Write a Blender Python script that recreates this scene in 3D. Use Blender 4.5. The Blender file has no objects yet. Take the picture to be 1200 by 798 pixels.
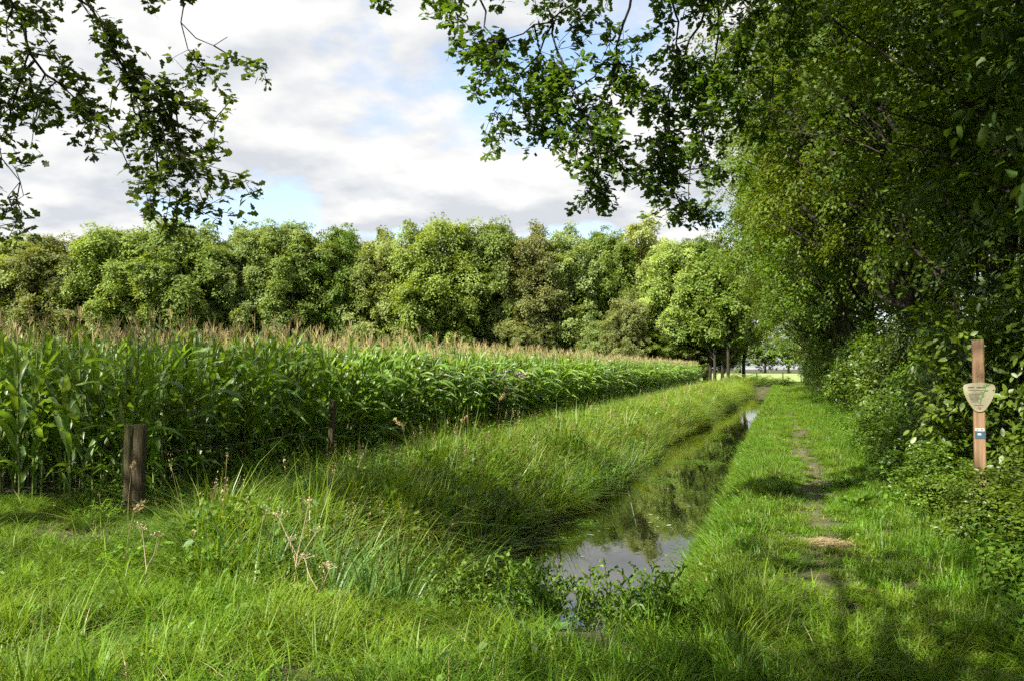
import bpy, math, random
import numpy as np
from mathutils import Vector

RNG = np.random.default_rng(11)
random.seed(5)
SC = bpy.context.scene
COL = SC.collection
rad = math.radians

# ------------------------------------------------------------------ camera
cam_d = bpy.data.cameras.new('camera')
cam = bpy.data.objects.new('camera', cam_d)
COL.objects.link(cam)
cam.location = (0.0, 0.0, 1.7)
cam.rotation_euler = (rad(90 + 1.89), 0, rad(17.5))
cam_d.lens = 30.0
cam_d.sensor_width = 36.0
cam_d.clip_start = 0.05
cam_d.clip_end = 6000
SC.camera = cam

# ------------------------------------------------------------------ sky, sun, exposure
SUN_EL = rad(45)
SUN_AZ = math.atan2(-0.87, -0.50)            # towards the sun, x/y
world = bpy.data.worlds.new('World')
SC.world = world
world.use_nodes = True
nt = world.node_tree
nt.nodes.clear()
L = nt.links.new
def N(t, **k):
    n = nt.nodes.new(t)
    for a, b in k.items():
        setattr(n, a, b)
    return n
sky = N('ShaderNodeTexSky', sky_type='NISHITA')
sky.sun_disc = False
sky.sun_elevation = SUN_EL
sky.sun_rotation = SUN_AZ
sky.dust_density = 1.5
bg1 = N('ShaderNodeBackground'); bg1.inputs['Strength'].default_value = 0.11
L(sky.outputs[0], bg1.inputs['Color'])
tc = N('ShaderNodeTexCoord')
sep = N('ShaderNodeSeparateXYZ'); L(tc.outputs['Generated'], sep.inputs[0])
zz = N('ShaderNodeMath', operation='MAXIMUM'); L(sep.outputs['Z'], zz.inputs[0]); zz.inputs[1].default_value = 0.0
za = N('ShaderNodeMath', operation='ADD'); L(zz.outputs[0], za.inputs[0]); za.inputs[1].default_value = 0.22
dx = N('ShaderNodeMath', operation='DIVIDE'); L(sep.outputs['X'], dx.inputs[0]); L(za.outputs[0], dx.inputs[1])
dy = N('ShaderNodeMath', operation='DIVIDE'); L(sep.outputs['Y'], dy.inputs[0]); L(za.outputs[0], dy.inputs[1])
cmb = N('ShaderNodeCombineXYZ'); L(dx.outputs[0], cmb.inputs[0]); L(dy.outputs[0], cmb.inputs[1])
mp = N('ShaderNodeMapping'); L(cmb.outputs[0], mp.inputs['Vector'])
mp.inputs['Location'].default_value = (3.4, 1.3, 0.0)
n1 = N('ShaderNodeTexNoise'); L(mp.outputs[0], n1.inputs['Vector'])
n1.inputs['Scale'].default_value = 1.6; n1.inputs['Detail'].default_value = 9; n1.inputs['Roughness'].default_value = 0.52
r1 = N('ShaderNodeValToRGB'); L(n1.outputs[0], r1.inputs[0])
r1.color_ramp.elements[0].position = 0.40; r1.color_ramp.elements[0].color = (0.12, 0.12, 0.12, 1)
r1.color_ramp.elements[1].position = 0.485
mp2 = N('ShaderNodeMapping'); L(cmb.outputs[0], mp2.inputs['Vector'])
mp2.inputs['Location'].default_value = (3.4 + .05, 1.3 - .10, 0.0)
n2 = N('ShaderNodeTexNoise'); L(mp2.outputs[0], n2.inputs['Vector'])
n2.inputs['Scale'].default_value = 1.6; n2.inputs['Detail'].default_value = 9; n2.inputs['Roughness'].default_value = 0.52
df = N('ShaderNodeMath', operation='SUBTRACT'); L(n1.outputs[0], df.inputs[0]); L(n2.outputs[0], df.inputs[1])
sh = N('ShaderNodeMapRange'); L(df.outputs[0], sh.inputs['Value'])  # cloud self-shadow painted into the cloud colour from the noise difference
sh.inputs['From Min'].default_value = -.07; sh.inputs['From Max'].default_value = .05
r2 = N('ShaderNodeValToRGB'); L(sh.outputs[0], r2.inputs[0])
r2.color_ramp.elements[0].position = 0.0; r2.color_ramp.elements[0].color = (0.70, 0.73, 0.78, 1)
r2.color_ramp.elements[1].position = 1.0; r2.color_ramp.elements[1].color = (1.0, 0.995, 0.98, 1)
bg2 = N('ShaderNodeBackground'); L(r2.outputs[0], bg2.inputs['Color']); bg2.inputs['Strength'].default_value = 0.35
mx = N('ShaderNodeMixShader'); L(r1.outputs[0], mx.inputs[0]); L(bg1.outputs[0], mx.inputs[1]); L(bg2.outputs[0], mx.inputs[2])
wo = N('ShaderNodeOutputWorld'); L(mx.outputs[0], wo.inputs[0])

sun_d = bpy.data.lights.new('sun', 'SUN')
sun_d.energy = 5.0
sun_d.angle = rad(0.55)
sun_d.color = (1.0, 0.94, 0.84)
sun = bpy.data.objects.new('sun', sun_d)
COL.objects.link(sun)
to_sun = Vector((math.cos(SUN_AZ) * math.cos(SUN_EL), math.sin(SUN_AZ) * math.cos(SUN_EL), math.sin(SUN_EL)))
# sky rotation measured clockwise from +Y
sky.sun_rotation = math.atan2(to_sun.x, to_sun.y)
sun.rotation_euler = (-to_sun).to_track_quat('-Z', 'Y').to_euler()
sun.location = (-20, -20, 40)

SC.view_settings.view_transform = 'Standard'
SC.view_settings.look = 'None'
SC.view_settings.gamma = 1.0
SC.view_settings.exposure = 1.55
SC.cycles.max_bounces = 6
SC.cycles.diffuse_bounces = 3
SC.cycles.glossy_bounces = 3
SC.cycles.transmission_bounces = 4
SC.cycles.transparent_max_bounces = 4
SC.cycles.caustics_reflective = False
SC.cycles.caustics_refractive = False
SC.cycles.use_denoising = False
SC.cycles.use_adaptive_sampling = True
SC.cycles.adaptive_threshold = 0.02
SC.cycles.adaptive_min_samples = 24

# ------------------------------------------------------------------ helpers: meshes
class MB:
    """collects vertices, faces, a random value per vertex and a material slot per face"""
    def __init__(s):
        s.v = []; s.f = []; s.r = []; s.n = 0
    def add(s, V, F, rnd=0.5, mat=0):
        V = np.asarray(V, float).reshape(-1, 3)
        F = np.asarray(F, int)
        s.v.append(V); s.f.append((F + s.n, mat))
        s.r.append(np.broadcast_to(np.asarray(rnd, float), (len(V),)).copy())
        s.n += len(V)
    def mesh(s, name, mats, smooth=True):
        me = bpy.data.meshes.new(name)
        V = np.concatenate(s.v); R = np.concatenate(s.r)
        me.vertices.add(len(V)); me.vertices.foreach_set('co', V.ravel())
        loops = np.concatenate([f.ravel() for f, _ in s.f])
        counts = np.concatenate([np.full(len(f), f.shape[1]) for f, _ in s.f])
        mi = np.concatenate([np.full(len(f), m) for f, m in s.f])
        me.loops.add(len(loops)); me.loops.foreach_set('vertex_index', loops)
        me.polygons.add(len(counts))
        st = np.concatenate([[0], np.cumsum(counts)[:-1]])
        me.polygons.foreach_set('loop_start', st)
        me.polygons.foreach_set('loop_total', counts)
        me.polygons.foreach_set('material_index', mi)
        if smooth:
            me.polygons.foreach_set('use_smooth', np.ones(len(counts), bool))
        at = me.attributes.new('rnd', 'FLOAT', 'POINT'); at.data.foreach_set('value', R)
        me.update(calc_edges=True)
        for m in (mats if isinstance(mats, (list, tuple)) else [mats]):
            me.materials.append(m)
        return me

def norm(a):
    return a / np.maximum(np.linalg.norm(a, axis=-1, keepdims=True), 1e-9)

def link(name, me, parent=None, loc=None, rot=None, scl=None):
    o = bpy.data.objects.new(name, me)
    COL.objects.link(o)
    if parent is not None: o.parent = parent
    if loc is not None: o.location = loc
    if rot is not None: o.rotation_euler = rot
    if scl is not None: o.scale = scl if hasattr(scl, '__len__') else (scl,) * 3
    return o

def tag(o, label=None, cat=None, group=None, kind=None):
    if label: o['label'] = label
    if cat: o['category'] = cat
    if group: o['group'] = group
    if kind: o['kind'] = kind
    return o

def empty(name, loc, rz=0, scl=1.0):
    o = bpy.data.objects.new(name, None)
    COL.objects.link(o)
    o.location = loc; o.rotation_euler = (0, 0, rz)
    o.scale = scl if hasattr(scl, '__len__') else (scl,) * 3
    o.empty_display_size = 0.2
    return o

def tube(mb, pts, rads, sides=6, rnd=0.5, mat=0, cap=True, jit=0.0):
    P = np.asarray(pts, float); r = np.broadcast_to(np.asarray(rads, float), (len(P),))
    T = norm(np.gradient(P, axis=0))
    ref = np.array([0.31, 0.95, 0.05]) if abs(T[0, 1]) < 0.9 else np.array([1.0, 0, 0.1])
    U = norm(np.cross(T, ref)); W = np.cross(T, U)
    a = np.linspace(0, 2 * np.pi, sides, endpoint=False)
    V = P[:, None] + r[:, None, None] * (np.cos(a)[None, :, None] * U[:, None] + np.sin(a)[None, :, None] * W[:, None])
    if jit: V = V + RNG.normal(0, jit, V.shape) * r[:, None, None]
    n = len(P)
    F = []
    for i in range(n - 1):
        for k in range(sides):
            k2 = (k + 1) % sides
            F.append((i * sides + k, i * sides + k2, (i + 1) * sides + k2, (i + 1) * sides + k))
    mb.add(V, F, rnd, mat)
    if cap:
        mb.add(V[-1], [list(range(sides))], rnd, mat)
        mb.add(V[0], [list(range(sides))[::-1]], rnd, mat)

# leaf outlines: length along +Y, normal +Z, unit length
RHOMB = (np.array([[0, 0, 0], [.28, .45, .05], [0, 1, -.05], [-.28, .45, .05]], float), np.array([[0, 1, 2, 3]]))
OVAL = (np.array([[0, 0, 0], [.24, .3, .07], [.2, .68, .05], [0, 1, -.08], [-.2, .68, .05], [-.24, .3, .07], [0, .5, 0]], float),
        np.array([[0, 1, 2, 6], [6, 2, 3, 4], [0, 6, 4, 5]]))
OAK = (np.array([[0, 0, 0], [.14, .22, .03], [.11, .33, .02], [.26, .46, .05], [.17, .56, .02], [.31, .72, .04], [.16, .84, .01], [0, 1, -.06],
                 [-.16, .84, .01], [-.31, .72, .04], [-.17, .56, .02], [-.26, .46, .05], [-.11, .33, .02], [-.14, .22, .03]], float),
       np.array([[0, 1, 2, 13], [13, 2, 12, 12]])[:1])
_oak_faces = [[0, 1, 2, 12, 13], [2, 3, 4, 10, 11, 12], [4, 5, 6, 8, 9, 10], ]
OAKV = OAK[0]

def scatter(mb, C, Nn, size, tmpl='rhomb', ydir=None, rnd=None, mat=0, rng=None):
    rng = rng or RNG
    C = np.asarray(C, float); n = len(C)
    if n == 0: return
    Nn = norm(np.asarray(Nn, float))
    if ydir is None:
        ydir = rng.normal(size=(n, 3))
    Y = norm(ydir - Nn * np.sum(ydir * Nn, 1, keepdims=True))
    X = np.cross(Y, Nn)
    size = np.broadcast_to(np.asarray(size, float), (n,))
    if rnd is None: rnd = rng.random(n)
    def put(T, faces):
        V = C[:, None] + size[:, None, None] * (T[None, :, 0:1] * X[:, None] + T[None, :, 1:2] * Y[:, None] + T[None, :, 2:3] * Nn[:, None])
        m = len(T)
        base = (np.arange(n) * m)[:, None, None]
        V = V.reshape(-1, 3); rr = np.repeat(rnd, m)
        first = True
        for F in faces:
            F = np.asarray(F)
            FF = (F[None] + base).reshape(-1, F.shape[1])
            if first:
                mb.add(V, FF, rr, mat); first = False
            else:
                mb.f.append((FF + mb.n - len(V), mat))
    if tmpl == 'rhomb': put(RHOMB[0], [RHOMB[1]])
    elif tmpl == 'oval': put(OVAL[0], [OVAL[1]])
    elif tmpl == 'oak': put(OAKV, [np.array([[0, 1, 2, 12, 13], [6, 7, 8, 8, 8]])[:1], np.array([[2, 3, 4, 10, 11, 12], [4, 5, 6, 8, 9, 10]]), np.array([[6, 7, 8]])])

# ------------------------------------------------------------------ helpers: materials
def mat_new(name):
    m = bpy.data.materials.new(name); m.use_nodes = True
    t = m.node_tree; t.nodes.clear()
    o = t.nodes.new('ShaderNodeOutputMaterial')
    return m, t, o

def leaf_mat(name, c1, c2, trans=0.35, rough=0.5, spec=0.35, tcol=None, patch=None, pscale=0.35):
    """two leaf tones mixed per leaf, a plant-to-plant shift, and light passing through"""
    m, t, o = mat_new(name)
    K = t.links.new
    at = t.nodes.new('ShaderNodeAttribute'); at.attribute_name = 'rnd'
    mix = t.nodes.new('ShaderNodeMix'); mix.data_type = 'RGBA'
    mix.inputs['A'].default_value = (*c1, 1); mix.inputs['B'].default_value = (*c2, 1)
    K(at.outputs['Fac'], mix.inputs['Factor'])
    col = mix.outputs['Result']
    if patch:
        geo = t.nodes.new('ShaderNodeNewGeometry')
        nz = t.nodes.new('ShaderNodeTexNoise'); nz.inputs['Scale'].default_value = pscale; nz.inputs['Detail'].default_value = 3
        K(geo.outputs['Position'], nz.inputs['Vector'])
        rp = t.nodes.new('ShaderNodeMapRange'); rp.inputs['From Min'].default_value = 0.42; rp.inputs['From Max'].default_value = 0.64
        K(nz.outputs[0], rp.inputs['Value'])
        m2 = t.nodes.new('ShaderNodeMix'); m2.data_type = 'RGBA'; m2.inputs['B'].default_value = (*patch, 1)
        K(col, m2.inputs['A']); K(rp.outputs[0], m2.inputs['Factor'])
        col = m2.outputs['Result']
    oi = t.nodes.new('ShaderNodeObjectInfo')
    hs = t.nodes.new('ShaderNodeHueSaturation')
    mr = t.nodes.new('ShaderNodeMapRange'); mr.inputs['To Min'].default_value = 0.75; mr.inputs['To Max'].default_value = 1.25
    K(oi.outputs['Random'], mr.inputs['Value']); K(mr.outputs[0], hs.inputs['Value'])
    mh = t.nodes.new('ShaderNodeMapRange'); mh.inputs['To Min'].default_value = 0.488; mh.inputs['To Max'].default_value = 0.512
    mm = t.nodes.new('ShaderNodeMath'); mm.operation = 'FRACT'
    mq = t.nodes.new('ShaderNodeMath'); mq.operation = 'MULTIPLY'; mq.inputs[1].default_value = 7.31
    K(oi.outputs['Random'], mq.inputs[0]); K(mq.outputs[0], mm.inputs[0]); K(mm.outputs[0], mh.inputs['Value']); K(mh.outputs[0], hs.inputs['Hue'])
    K(col, hs.inputs['Color'])
    pb = t.nodes.new('ShaderNodeBsdfPrincipled')
    pb.inputs['Roughness'].default_value = rough; pb.inputs['Specular IOR Level'].default_value = spec
    K(hs.outputs[0], pb.inputs['Base Color'])
    tr = t.nodes.new('ShaderNodeBsdfTranslucent')
    tm = t.nodes.new('ShaderNodeMix'); tm.data_type = 'RGBA'; tm.blend_type = 'MULTIPLY'; tm.inputs['Factor'].default_value = 1
    K(hs.outputs[0], tm.inputs['A']); tm.inputs['B'].default_value = (*(tcol or (1.5, 1.35, 0.45)), 1)
    K(tm.outputs['Result'], tr.inputs['Color'])
    ms = t.nodes.new('ShaderNodeMixShader'); ms.inputs[0].default_value = trans
    K(pb.outputs[0], ms.inputs[1]); K(tr.outputs[0], ms.inputs[2]); K(ms.outputs[0], o.inputs[0])
    return m

def noise_mat(name, cols, scale=8, rough=0.85, bump=0.3, stretch=(1, 1, 1), detail=6, bscale=None, spec=0.3):
    m, t, o = mat_new(name)
    K = t.links.new
    tcn = t.nodes.new('ShaderNodeTexCoord')
    mpn = t.nodes.new('ShaderNodeMapping'); mpn.inputs['Scale'].default_value = stretch
    K(tcn.outputs['Object'], mpn.inputs['Vector'])
    nz = t.nodes.new('ShaderNodeTexNoise'); nz.inputs['Scale'].default_value = scale; nz.inputs['Detail'].default_value = detail
    K(mpn.outputs[0], nz.inputs['Vector'])
    rp = t.nodes.new('ShaderNodeValToRGB')
    e = rp.color_ramp.elements
    e[0].position = 0.3; e[0].color = (*cols[0], 1); e[1].position = 0.7; e[1].color = (*cols[-1], 1)
    for i, c in enumerate(cols[1:-1]):
        q = e.new(0.3 + 0.4 * (i + 1) / (len(cols) - 1)); q.color = (*c, 1)
    K(nz.outputs[0], rp.inputs[0])
    pb = t.nodes.new('ShaderNodeBsdfPrincipled'); pb.inputs['Roughness'].default_value = rough
    pb.inputs['Specular IOR Level'].default_value = spec
    K(rp.outputs[0], pb.inputs['Base Color'])
    if bump:
        nb = t.nodes.new('ShaderNodeTexNoise'); nb.inputs['Scale'].default_value = bscale or scale * 2.5; nb.inputs['Detail'].default_value = 5
        K(mpn.outputs[0], nb.inputs['Vector'])
        bp = t.nodes.new('ShaderNodeBump'); bp.inputs['Strength'].default_value = bump; bp.inputs['Distance'].default_value = 0.02
        K(nb.outputs[0], bp.inputs['Height']); K(bp.outputs[0], pb.inputs['Normal'])
    K(pb.outputs[0], o.inputs[0])
    return m

def plain_mat(name, c, rough=0.6, spec=0.3):
    m, t, o = mat_new(name)
    pb = t.nodes.new('ShaderNodeBsdfPrincipled'); pb.inputs['Base Color'].default_value = (*c, 1)
    pb.inputs['Roughness'].default_value = rough; pb.inputs['Specular IOR Level'].default_value = spec
    t.links.new(pb.outputs[0], o.inputs[0])
    return m

M = {}
M['soil'] = noise_mat('soil_ground', [(.028, .034, .012), (.045, .05, .018), (.075, .06, .032)], 1.6, .95, .6, bscale=14)
M['field'] = noise_mat('far_field', [(.16, .22, .055), (.22, .27, .075)], .08, .95, 0)
M['bark'] = noise_mat('bark', [(.03, .024, .017), (.075, .062, .045), (.11, .1, .075)], 5, .95, .9, (1, 1, .22), bscale=12)
M['bark_dark'] = noise_mat('bark_dark', [(.018, .016, .009), (.042, .036, .024)], 5, .95, .8, (1, 1, .22), bscale=12)
M['oak'] = leaf_mat('oak_leaf', (.055, .1, .013), (.095, .155, .02), .5, .45, .4)
M['shade_leaf'] = leaf_mat('wood_leaf', (.055, .1, .009), (.12, .175, .014), .42, .55, .25)
M['shrub_leaf'] = leaf_mat('shrub_leaf', (.05, .1, .009), (.11, .18, .016), .4, .42, .45)
M['ivy'] = leaf_mat('ivy_leaf', (.035, .07, .014), (.065, .11, .02), .36, .55, .25)
M['bg_green'] = leaf_mat('wood_edge_green', (.15, .225, .05), (.245, .325, .08), .42, .6, .2)
M['bg_bright'] = leaf_mat('wood_edge_bright', (.165, .245, .05), (.25, .335, .075), .42, .6, .2)
M['bg_dull'] = leaf_mat('wood_edge_dull', (.165, .215, .065), (.255, .31, .1), .42, .6, .2)
M['bg_brown'] = leaf_mat('wood_edge_brown', (.18, .22, .065), (.275, .315, .105), .4, .65, .2, tcol=(1.3, 1.1, .6))
M['bg_grey'] = leaf_mat('birch_leaf', (.19, .235, .085), (.28, .33, .125), .4, .6, .2)
M['bg_dark'] = leaf_mat('dark_leaf', (.09, .145, .024), (.15, .215, .036), .38, .6, .2)
M['conifer'] = leaf_mat('conifer_needles', (.035, .06, .025), (.06, .085, .035), .15, .7, .2)
M['maize'] = leaf_mat('maize_leaf', (.12, .23, .022), (.2, .33, .042), .46, .38, .5, patch=(.1, .17, .045), pscale=.5)
M['stalk'] = leaf_mat('maize_stalk', (.1, .16, .035), (.16, .2, .05), .1, .5, .3)
M['tassel'] = leaf_mat('maize_tassel', (.42, .34, .15), (.56, .47, .25), .25, .8, .1, tcol=(1.2, 1., .7))
M['husk'] = leaf_mat('maize_husk', (.14, .2, .05), (.2, .25, .08), .2, .6, .2)
M['silk'] = leaf_mat('maize_silk', (.16, .06, .03), (.26, .11, .05), .1, .8, .1)
M['grass'] = leaf_mat('meadow_grass', (.075, .17, .007), (.15, .26, .016), .42, .5, .28, patch=(.14, .22, .014), pscale=.5)
M['lawn'] = leaf_mat('path_grass', (.07, .165, .007), (.13, .24, .014), .42, .45, .35, patch=(.12, .19, .014), pscale=.9)
M['bank'] = leaf_mat('bank_grass', (.085, .18, .009), (.19, .3, .02), .42, .4, .45, patch=(.2, .27, .028), pscale=.45)
M['reed'] = leaf_mat('reed_leaf', (.055, .13, .022), (.1, .19, .035), .38, .38, .5)
M['herb'] = leaf_mat('herb_leaf', (.06, .14, .012), (.13, .22, .022), .4, .5, .3)
M['straw'] = leaf_mat('straw', (.3, .23, .11), (.46, .37, .2), .25, .8, .2, tcol=(1.1, 1., .8))
M['dead'] = leaf_mat('dead_stem', (.34, .26, .16), (.46, .37, .25), .05, .8, .2, tcol=(1.1, 1., .8))
M['redleaf'] = leaf_mat('reddish_leaf', (.2, .07, .03), (.3, .14, .05), .35, .6, .2, tcol=(1.3, .9, .6))
M['flower'] = leaf_mat('pink_flower', (.34, .2, .28), (.5, .36, .44), .3, .8, .1, tcol=(1.1, 1., 1.1))

# ------------------------------------------------------------------ ground with the ditch
def sst(a, b, x):
    t = np.clip((x - a) / (b - a), 0, 1)
    return t * t * (3 - 2 * t)
def vnoise(x, y):
    return (np.sin(x * 1.7 + 1.3 * np.sin(y * .9)) * np.cos(y * 1.3 + .7 * np.sin(x * 1.1)) * .5 + .3 * np.sin(x * 4.1 + y * 2.7) * np.cos(y * 3.7 - x * 1.9))
WATER_Z = -0.6
def left_edge(y): return -3.1 + .2 * sst(25, 60, y) + .16 * np.sin(y * .37 + 1) + .1 * np.sin(y * .93) + .05 * np.sin(y * 2.3)
def right_edge(y): return -1.12 + .05 * np.sin(y * .5) + .04 * np.sin(y * 1.37)
def gz(x, y):
    x = np.asarray(x, float); y = np.asarray(y, float)
    xl = left_edge(y); xr = right_edge(y)
    zr = -.72 + .72 * sst(0, .75, x - xr)
    zl = -.72 + .72 * sst(0, 1.6, xl - x)
    mid = (xl + xr) / 2
    ch = np.where(x > xr, zr, np.where(x < xl, zl, -.72 - .45 * np.clip(1 - ((x - mid) / (np.maximum(xr - xl, .1) / 2)) ** 2, 0, 1)))
    a = sst(5.1, 6.4, y + .25 * np.sin(x * 1.1)) * (1 - sst(80, 84, y))
    z = a * ch + .035 * vnoise(x * .8, y * .8) * (1 - sst(40, 70, np.abs(y)))
    return z + .08 * (1 - sst(4.0, 6.6, y))
xs = np.concatenate([-np.geomspace(1500, 12, 40), np.arange(-11.5, 4.0, .18), np.geomspace(4.2, 1500, 40)])
ys = np.concatenate([-np.geomspace(600, 4, 24), np.arange(-3.5, 14, .22), np.arange(14.2, 92, .7), np.geomspace(93, 3500, 45)])
GX, GY = np.meshgrid(xs, ys)
GZ = gz(GX, GY)
mb = MB()
nx, ny = len(xs), len(ys)
ii, jj = np.meshgrid(np.arange(nx - 1), np.arange(ny - 1))
a0 = (jj * nx + ii).ravel()
mb.add(np.stack([GX, GY, GZ], -1), np.stack([a0, a0 + 1, a0 + nx + 1, a0 + nx], 1))
tag(link('ground', mb.mesh('ground', M['soil'])), 'dark grassy soil of the meadow and verge', kind='structure')

# water in the ditch
m, t, o = mat_new('ditch_water')
pb = t.nodes.new('ShaderNodeBsdfPrincipled')
pb.inputs['Base Color'].default_value = (.007, .008, .0035, 1); pb.inputs['Roughness'].default_value = .02; pb.inputs['IOR'].default_value = 1.33
pb.inputs['Specular IOR Level'].default_value = .75
tcn = t.nodes.new('ShaderNodeTexCoord'); mpn = t.nodes.new('ShaderNodeMapping'); mpn.inputs['Scale'].default_value = (1, .35, 1)
nz = t.nodes.new('ShaderNodeTexNoise'); nz.inputs['Scale'].default_value = 5; nz.inputs['Detail'].default_value = 3
bp = t.nodes.new('ShaderNodeBump'); bp.inputs['Strength'].default_value = .06; bp.inputs['Distance'].default_value = .02
t.links.new(tcn.outputs['Object'], mpn.inputs[0]); t.links.new(mpn.outputs[0], nz.inputs['Vector']); t.links.new(nz.outputs[0], bp.inputs['Height'])
t.links.new(bp.outputs[0], pb.inputs['Normal']); t.links.new(pb.outputs[0], o.inputs[0])
mb = MB()
yy = np.arange(5.2, 83.6, .7)
V = np.concatenate([np.stack([left_edge(yy) - .3, yy, np.full_like(yy, WATER_Z)], 1), np.stack([right_edge(yy) + .2, yy, np.full_like(yy, WATER_Z)], 1)])
k = np.arange(len(yy) - 1); n_ = len(yy)
mb.add(V, np.stack([k, k + n_, k + n_ + 1, k + 1], 1))
tag(link('ditch_water', mb.mesh('ditch_water', m)), 'still dark water of the ditch reflecting trees and sky', kind='structure')

# worn earth path beside the ditch
def path_x(y): return .42 + .09 * np.sin(y * .55) + .05 * np.sin(y * 1.3 + 1)
M['path'] = noise_mat('path_soil', [(.04, .045, .016), (.075, .07, .032), (.12, .1, .055)], 3.5, .95, .8, bscale=30)
mb = MB()
yy = np.arange(5.2, 92, .3)
w = .12 + .03 * np.sin(yy * 2.7 + 1) + .2 * np.exp(-((yy - 8.95) / .32) ** 2) + .07 * np.exp(-((yy - 13.2) / .6) ** 2) + .07 * np.exp(-((yy - 17.5) / 1.6) ** 2) + .08 * np.sin(yy * .45) ** 4
cols = []
for s in (-1, -.5, 0, .5, 1):
    x = path_x(yy) + s * w
    cols.append(np.stack([x, yy, gz(x, yy) + .006 - .012 * abs(s)], 1))
V = np.concatenate(cols); n_ = len(yy); k = np.arange(n_ - 1)
for c in range(4):
    pass
mb.add(V, np.concatenate([np.stack([c * n_ + k, (c + 1) * n_ + k, (c + 1) * n_ + k + 1, c * n_ + k + 1], 1) for c in range(4)]))
tag(link('path', mb.mesh('path', M['path'])), 'narrow worn earth footpath along the ditch', kind='structure')

# bare trampled soil at the field corner
def sheet(name, cx, cy, rx, ry, mat, seed, dz=.012, label=None):
    mb = MB(); g = np.random.default_rng(seed)
    na, nr = 36, 6
    ph = g.random(4) * 6
    V = []
    for r in range(nr + 1):
        for a in range(na):
            an = a / na * 2 * np.pi
            q = r / nr * (1 + .16 * np.sin(3 * an + ph[0]) + .1 * np.sin(5 * an + ph[1]) + .06 * np.sin(9 * an + ph[2]))
            x = cx + rx * q * np.cos(an); y = cy + ry * q * np.sin(an)
            V.append((x, y, float(gz(x, y)) + (dz if r < nr else -.01)))
    F = [(r * na + a, r * na + (a + 1) % na, (r + 1) * na + (a + 1) % na, (r + 1) * na + a) for r in range(nr) for a in range(na)]
    mb.add(V, F)
    return tag(link(name, mb.mesh(name, mat)), label, kind='structure')
M['bare'] = noise_mat('bare_soil', [(.028, .022, .012), (.06, .045, .026), (.1, .075, .045)], 4, .95, .8, bscale=25)
sheet('bare_ground', -7.0, 6.85, 1.3, .85, M['bare'], 3, label='bare brown soil in front of the maize and thick post')
# sunny meadow and strip beyond the trees
mb = MB(); mb.add([(-60, 116, .03), (160, 116, .03), (300, 330, .03), (-200, 330, .03)], [[0, 1, 2, 3]])
tag(link('far_field', mb.mesh('far_field', M['field'])), 'bright sunlit meadow beyond the end of the ditch', kind='structure')

# ------------------------------------------------------------------ scattering with geometry nodes (uncountable growth only)
def proto_collection(name, meshes):
    c = bpy.data.collections.new(name)
    for i, me in enumerate(meshes):
        o = bpy.data.objects.new('%s_tuft_%02d' % (name, i), me)
        c.objects.link(o)
    return c

def scatter_stuff(name, pts, scl, meshes, label, cat, tilt=.12, rng=None, idx=None, zrot=None):
    rng = rng or RNG
    n = len(pts)
    me = bpy.data.meshes.new(name)
    me.vertices.add(n); me.vertices.foreach_set('co', np.asarray(pts, float).ravel())
    rot = np.stack([rng.normal(0, tilt, n), rng.normal(0, tilt, n), rng.random(n) * 6.283 if zrot is None else zrot], 1)
    a = me.attributes.new('rot', 'FLOAT_VECTOR', 'POINT'); a.data.foreach_set('vector', rot.ravel())
    scl = np.asarray(scl, float)
    if scl.ndim == 1: scl = np.repeat(scl[:, None], 3, 1)
    a = me.attributes.new('scl', 'FLOAT_VECTOR', 'POINT'); a.data.foreach_set('vector', scl.ravel())
    a = me.attributes.new('idx', 'INT', 'POINT'); a.data.foreach_set('value', (rng.integers(0, len(meshes), n) if idx is None else idx).astype(np.int32))
    o = link(name, me)
    g = bpy.data.node_groups.new(name + '_nodes', 'GeometryNodeTree')
    g.interface.new_socket('Geometry', in_out='INPUT', socket_type='NodeSocketGeometry')
    g.interface.new_socket('Geometry', in_out='OUTPUT', socket_type='NodeSocketGeometry')
    gi = g.nodes.new('NodeGroupInput'); go = g.nodes.new('NodeGroupOutput')
    ci = g.nodes.new('GeometryNodeCollectionInfo')
    ci.inputs['Collection'].default_value = proto_collection(name, meshes)
    ci.inputs['Separate Children'].default_value = True; ci.inputs['Reset Children'].default_value = True
    ip = g.nodes.new('GeometryNodeInstanceOnPoints'); ip.inputs['Pick Instance'].default_value = True
    def na(nm, ty):
        q = g.nodes.new('GeometryNodeInputNamedAttribute'); q.data_type = ty; q.inputs['Name'].default_value = nm
        return q.outputs['Attribute']
    er = g.nodes.new('FunctionNodeEulerToRotation')
    K = g.links.new
    K(na('rot', 'FLOAT_VECTOR'), er.inputs[0]); K(er.outputs[0], ip.inputs['Rotation'])
    K(na('scl', 'FLOAT_VECTOR'), ip.inputs['Scale']); K(na('idx', 'INT'), ip.inputs['Instance Index'])
    K(gi.outputs[0], ip.inputs['Points']); K(ci.outputs[0], ip.inputs['Instance']); K(ip.outputs[0], go.inputs[0])
    md = o.modifiers.new('scatter', 'NODES'); md.node_group = g
    return tag(o, label, cat, kind='stuff')

def in_view(x, y, margin=.09, dmin=1.5):
    D = -.3007 * x + .9537 * y; lat = .9537 * x + .3007 * y
    return (D > dmin) & (np.abs(lat) < (.6 + margin) * D + .6)
def depth(x, y): return -.3007 * x + .9537 * y

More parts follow.
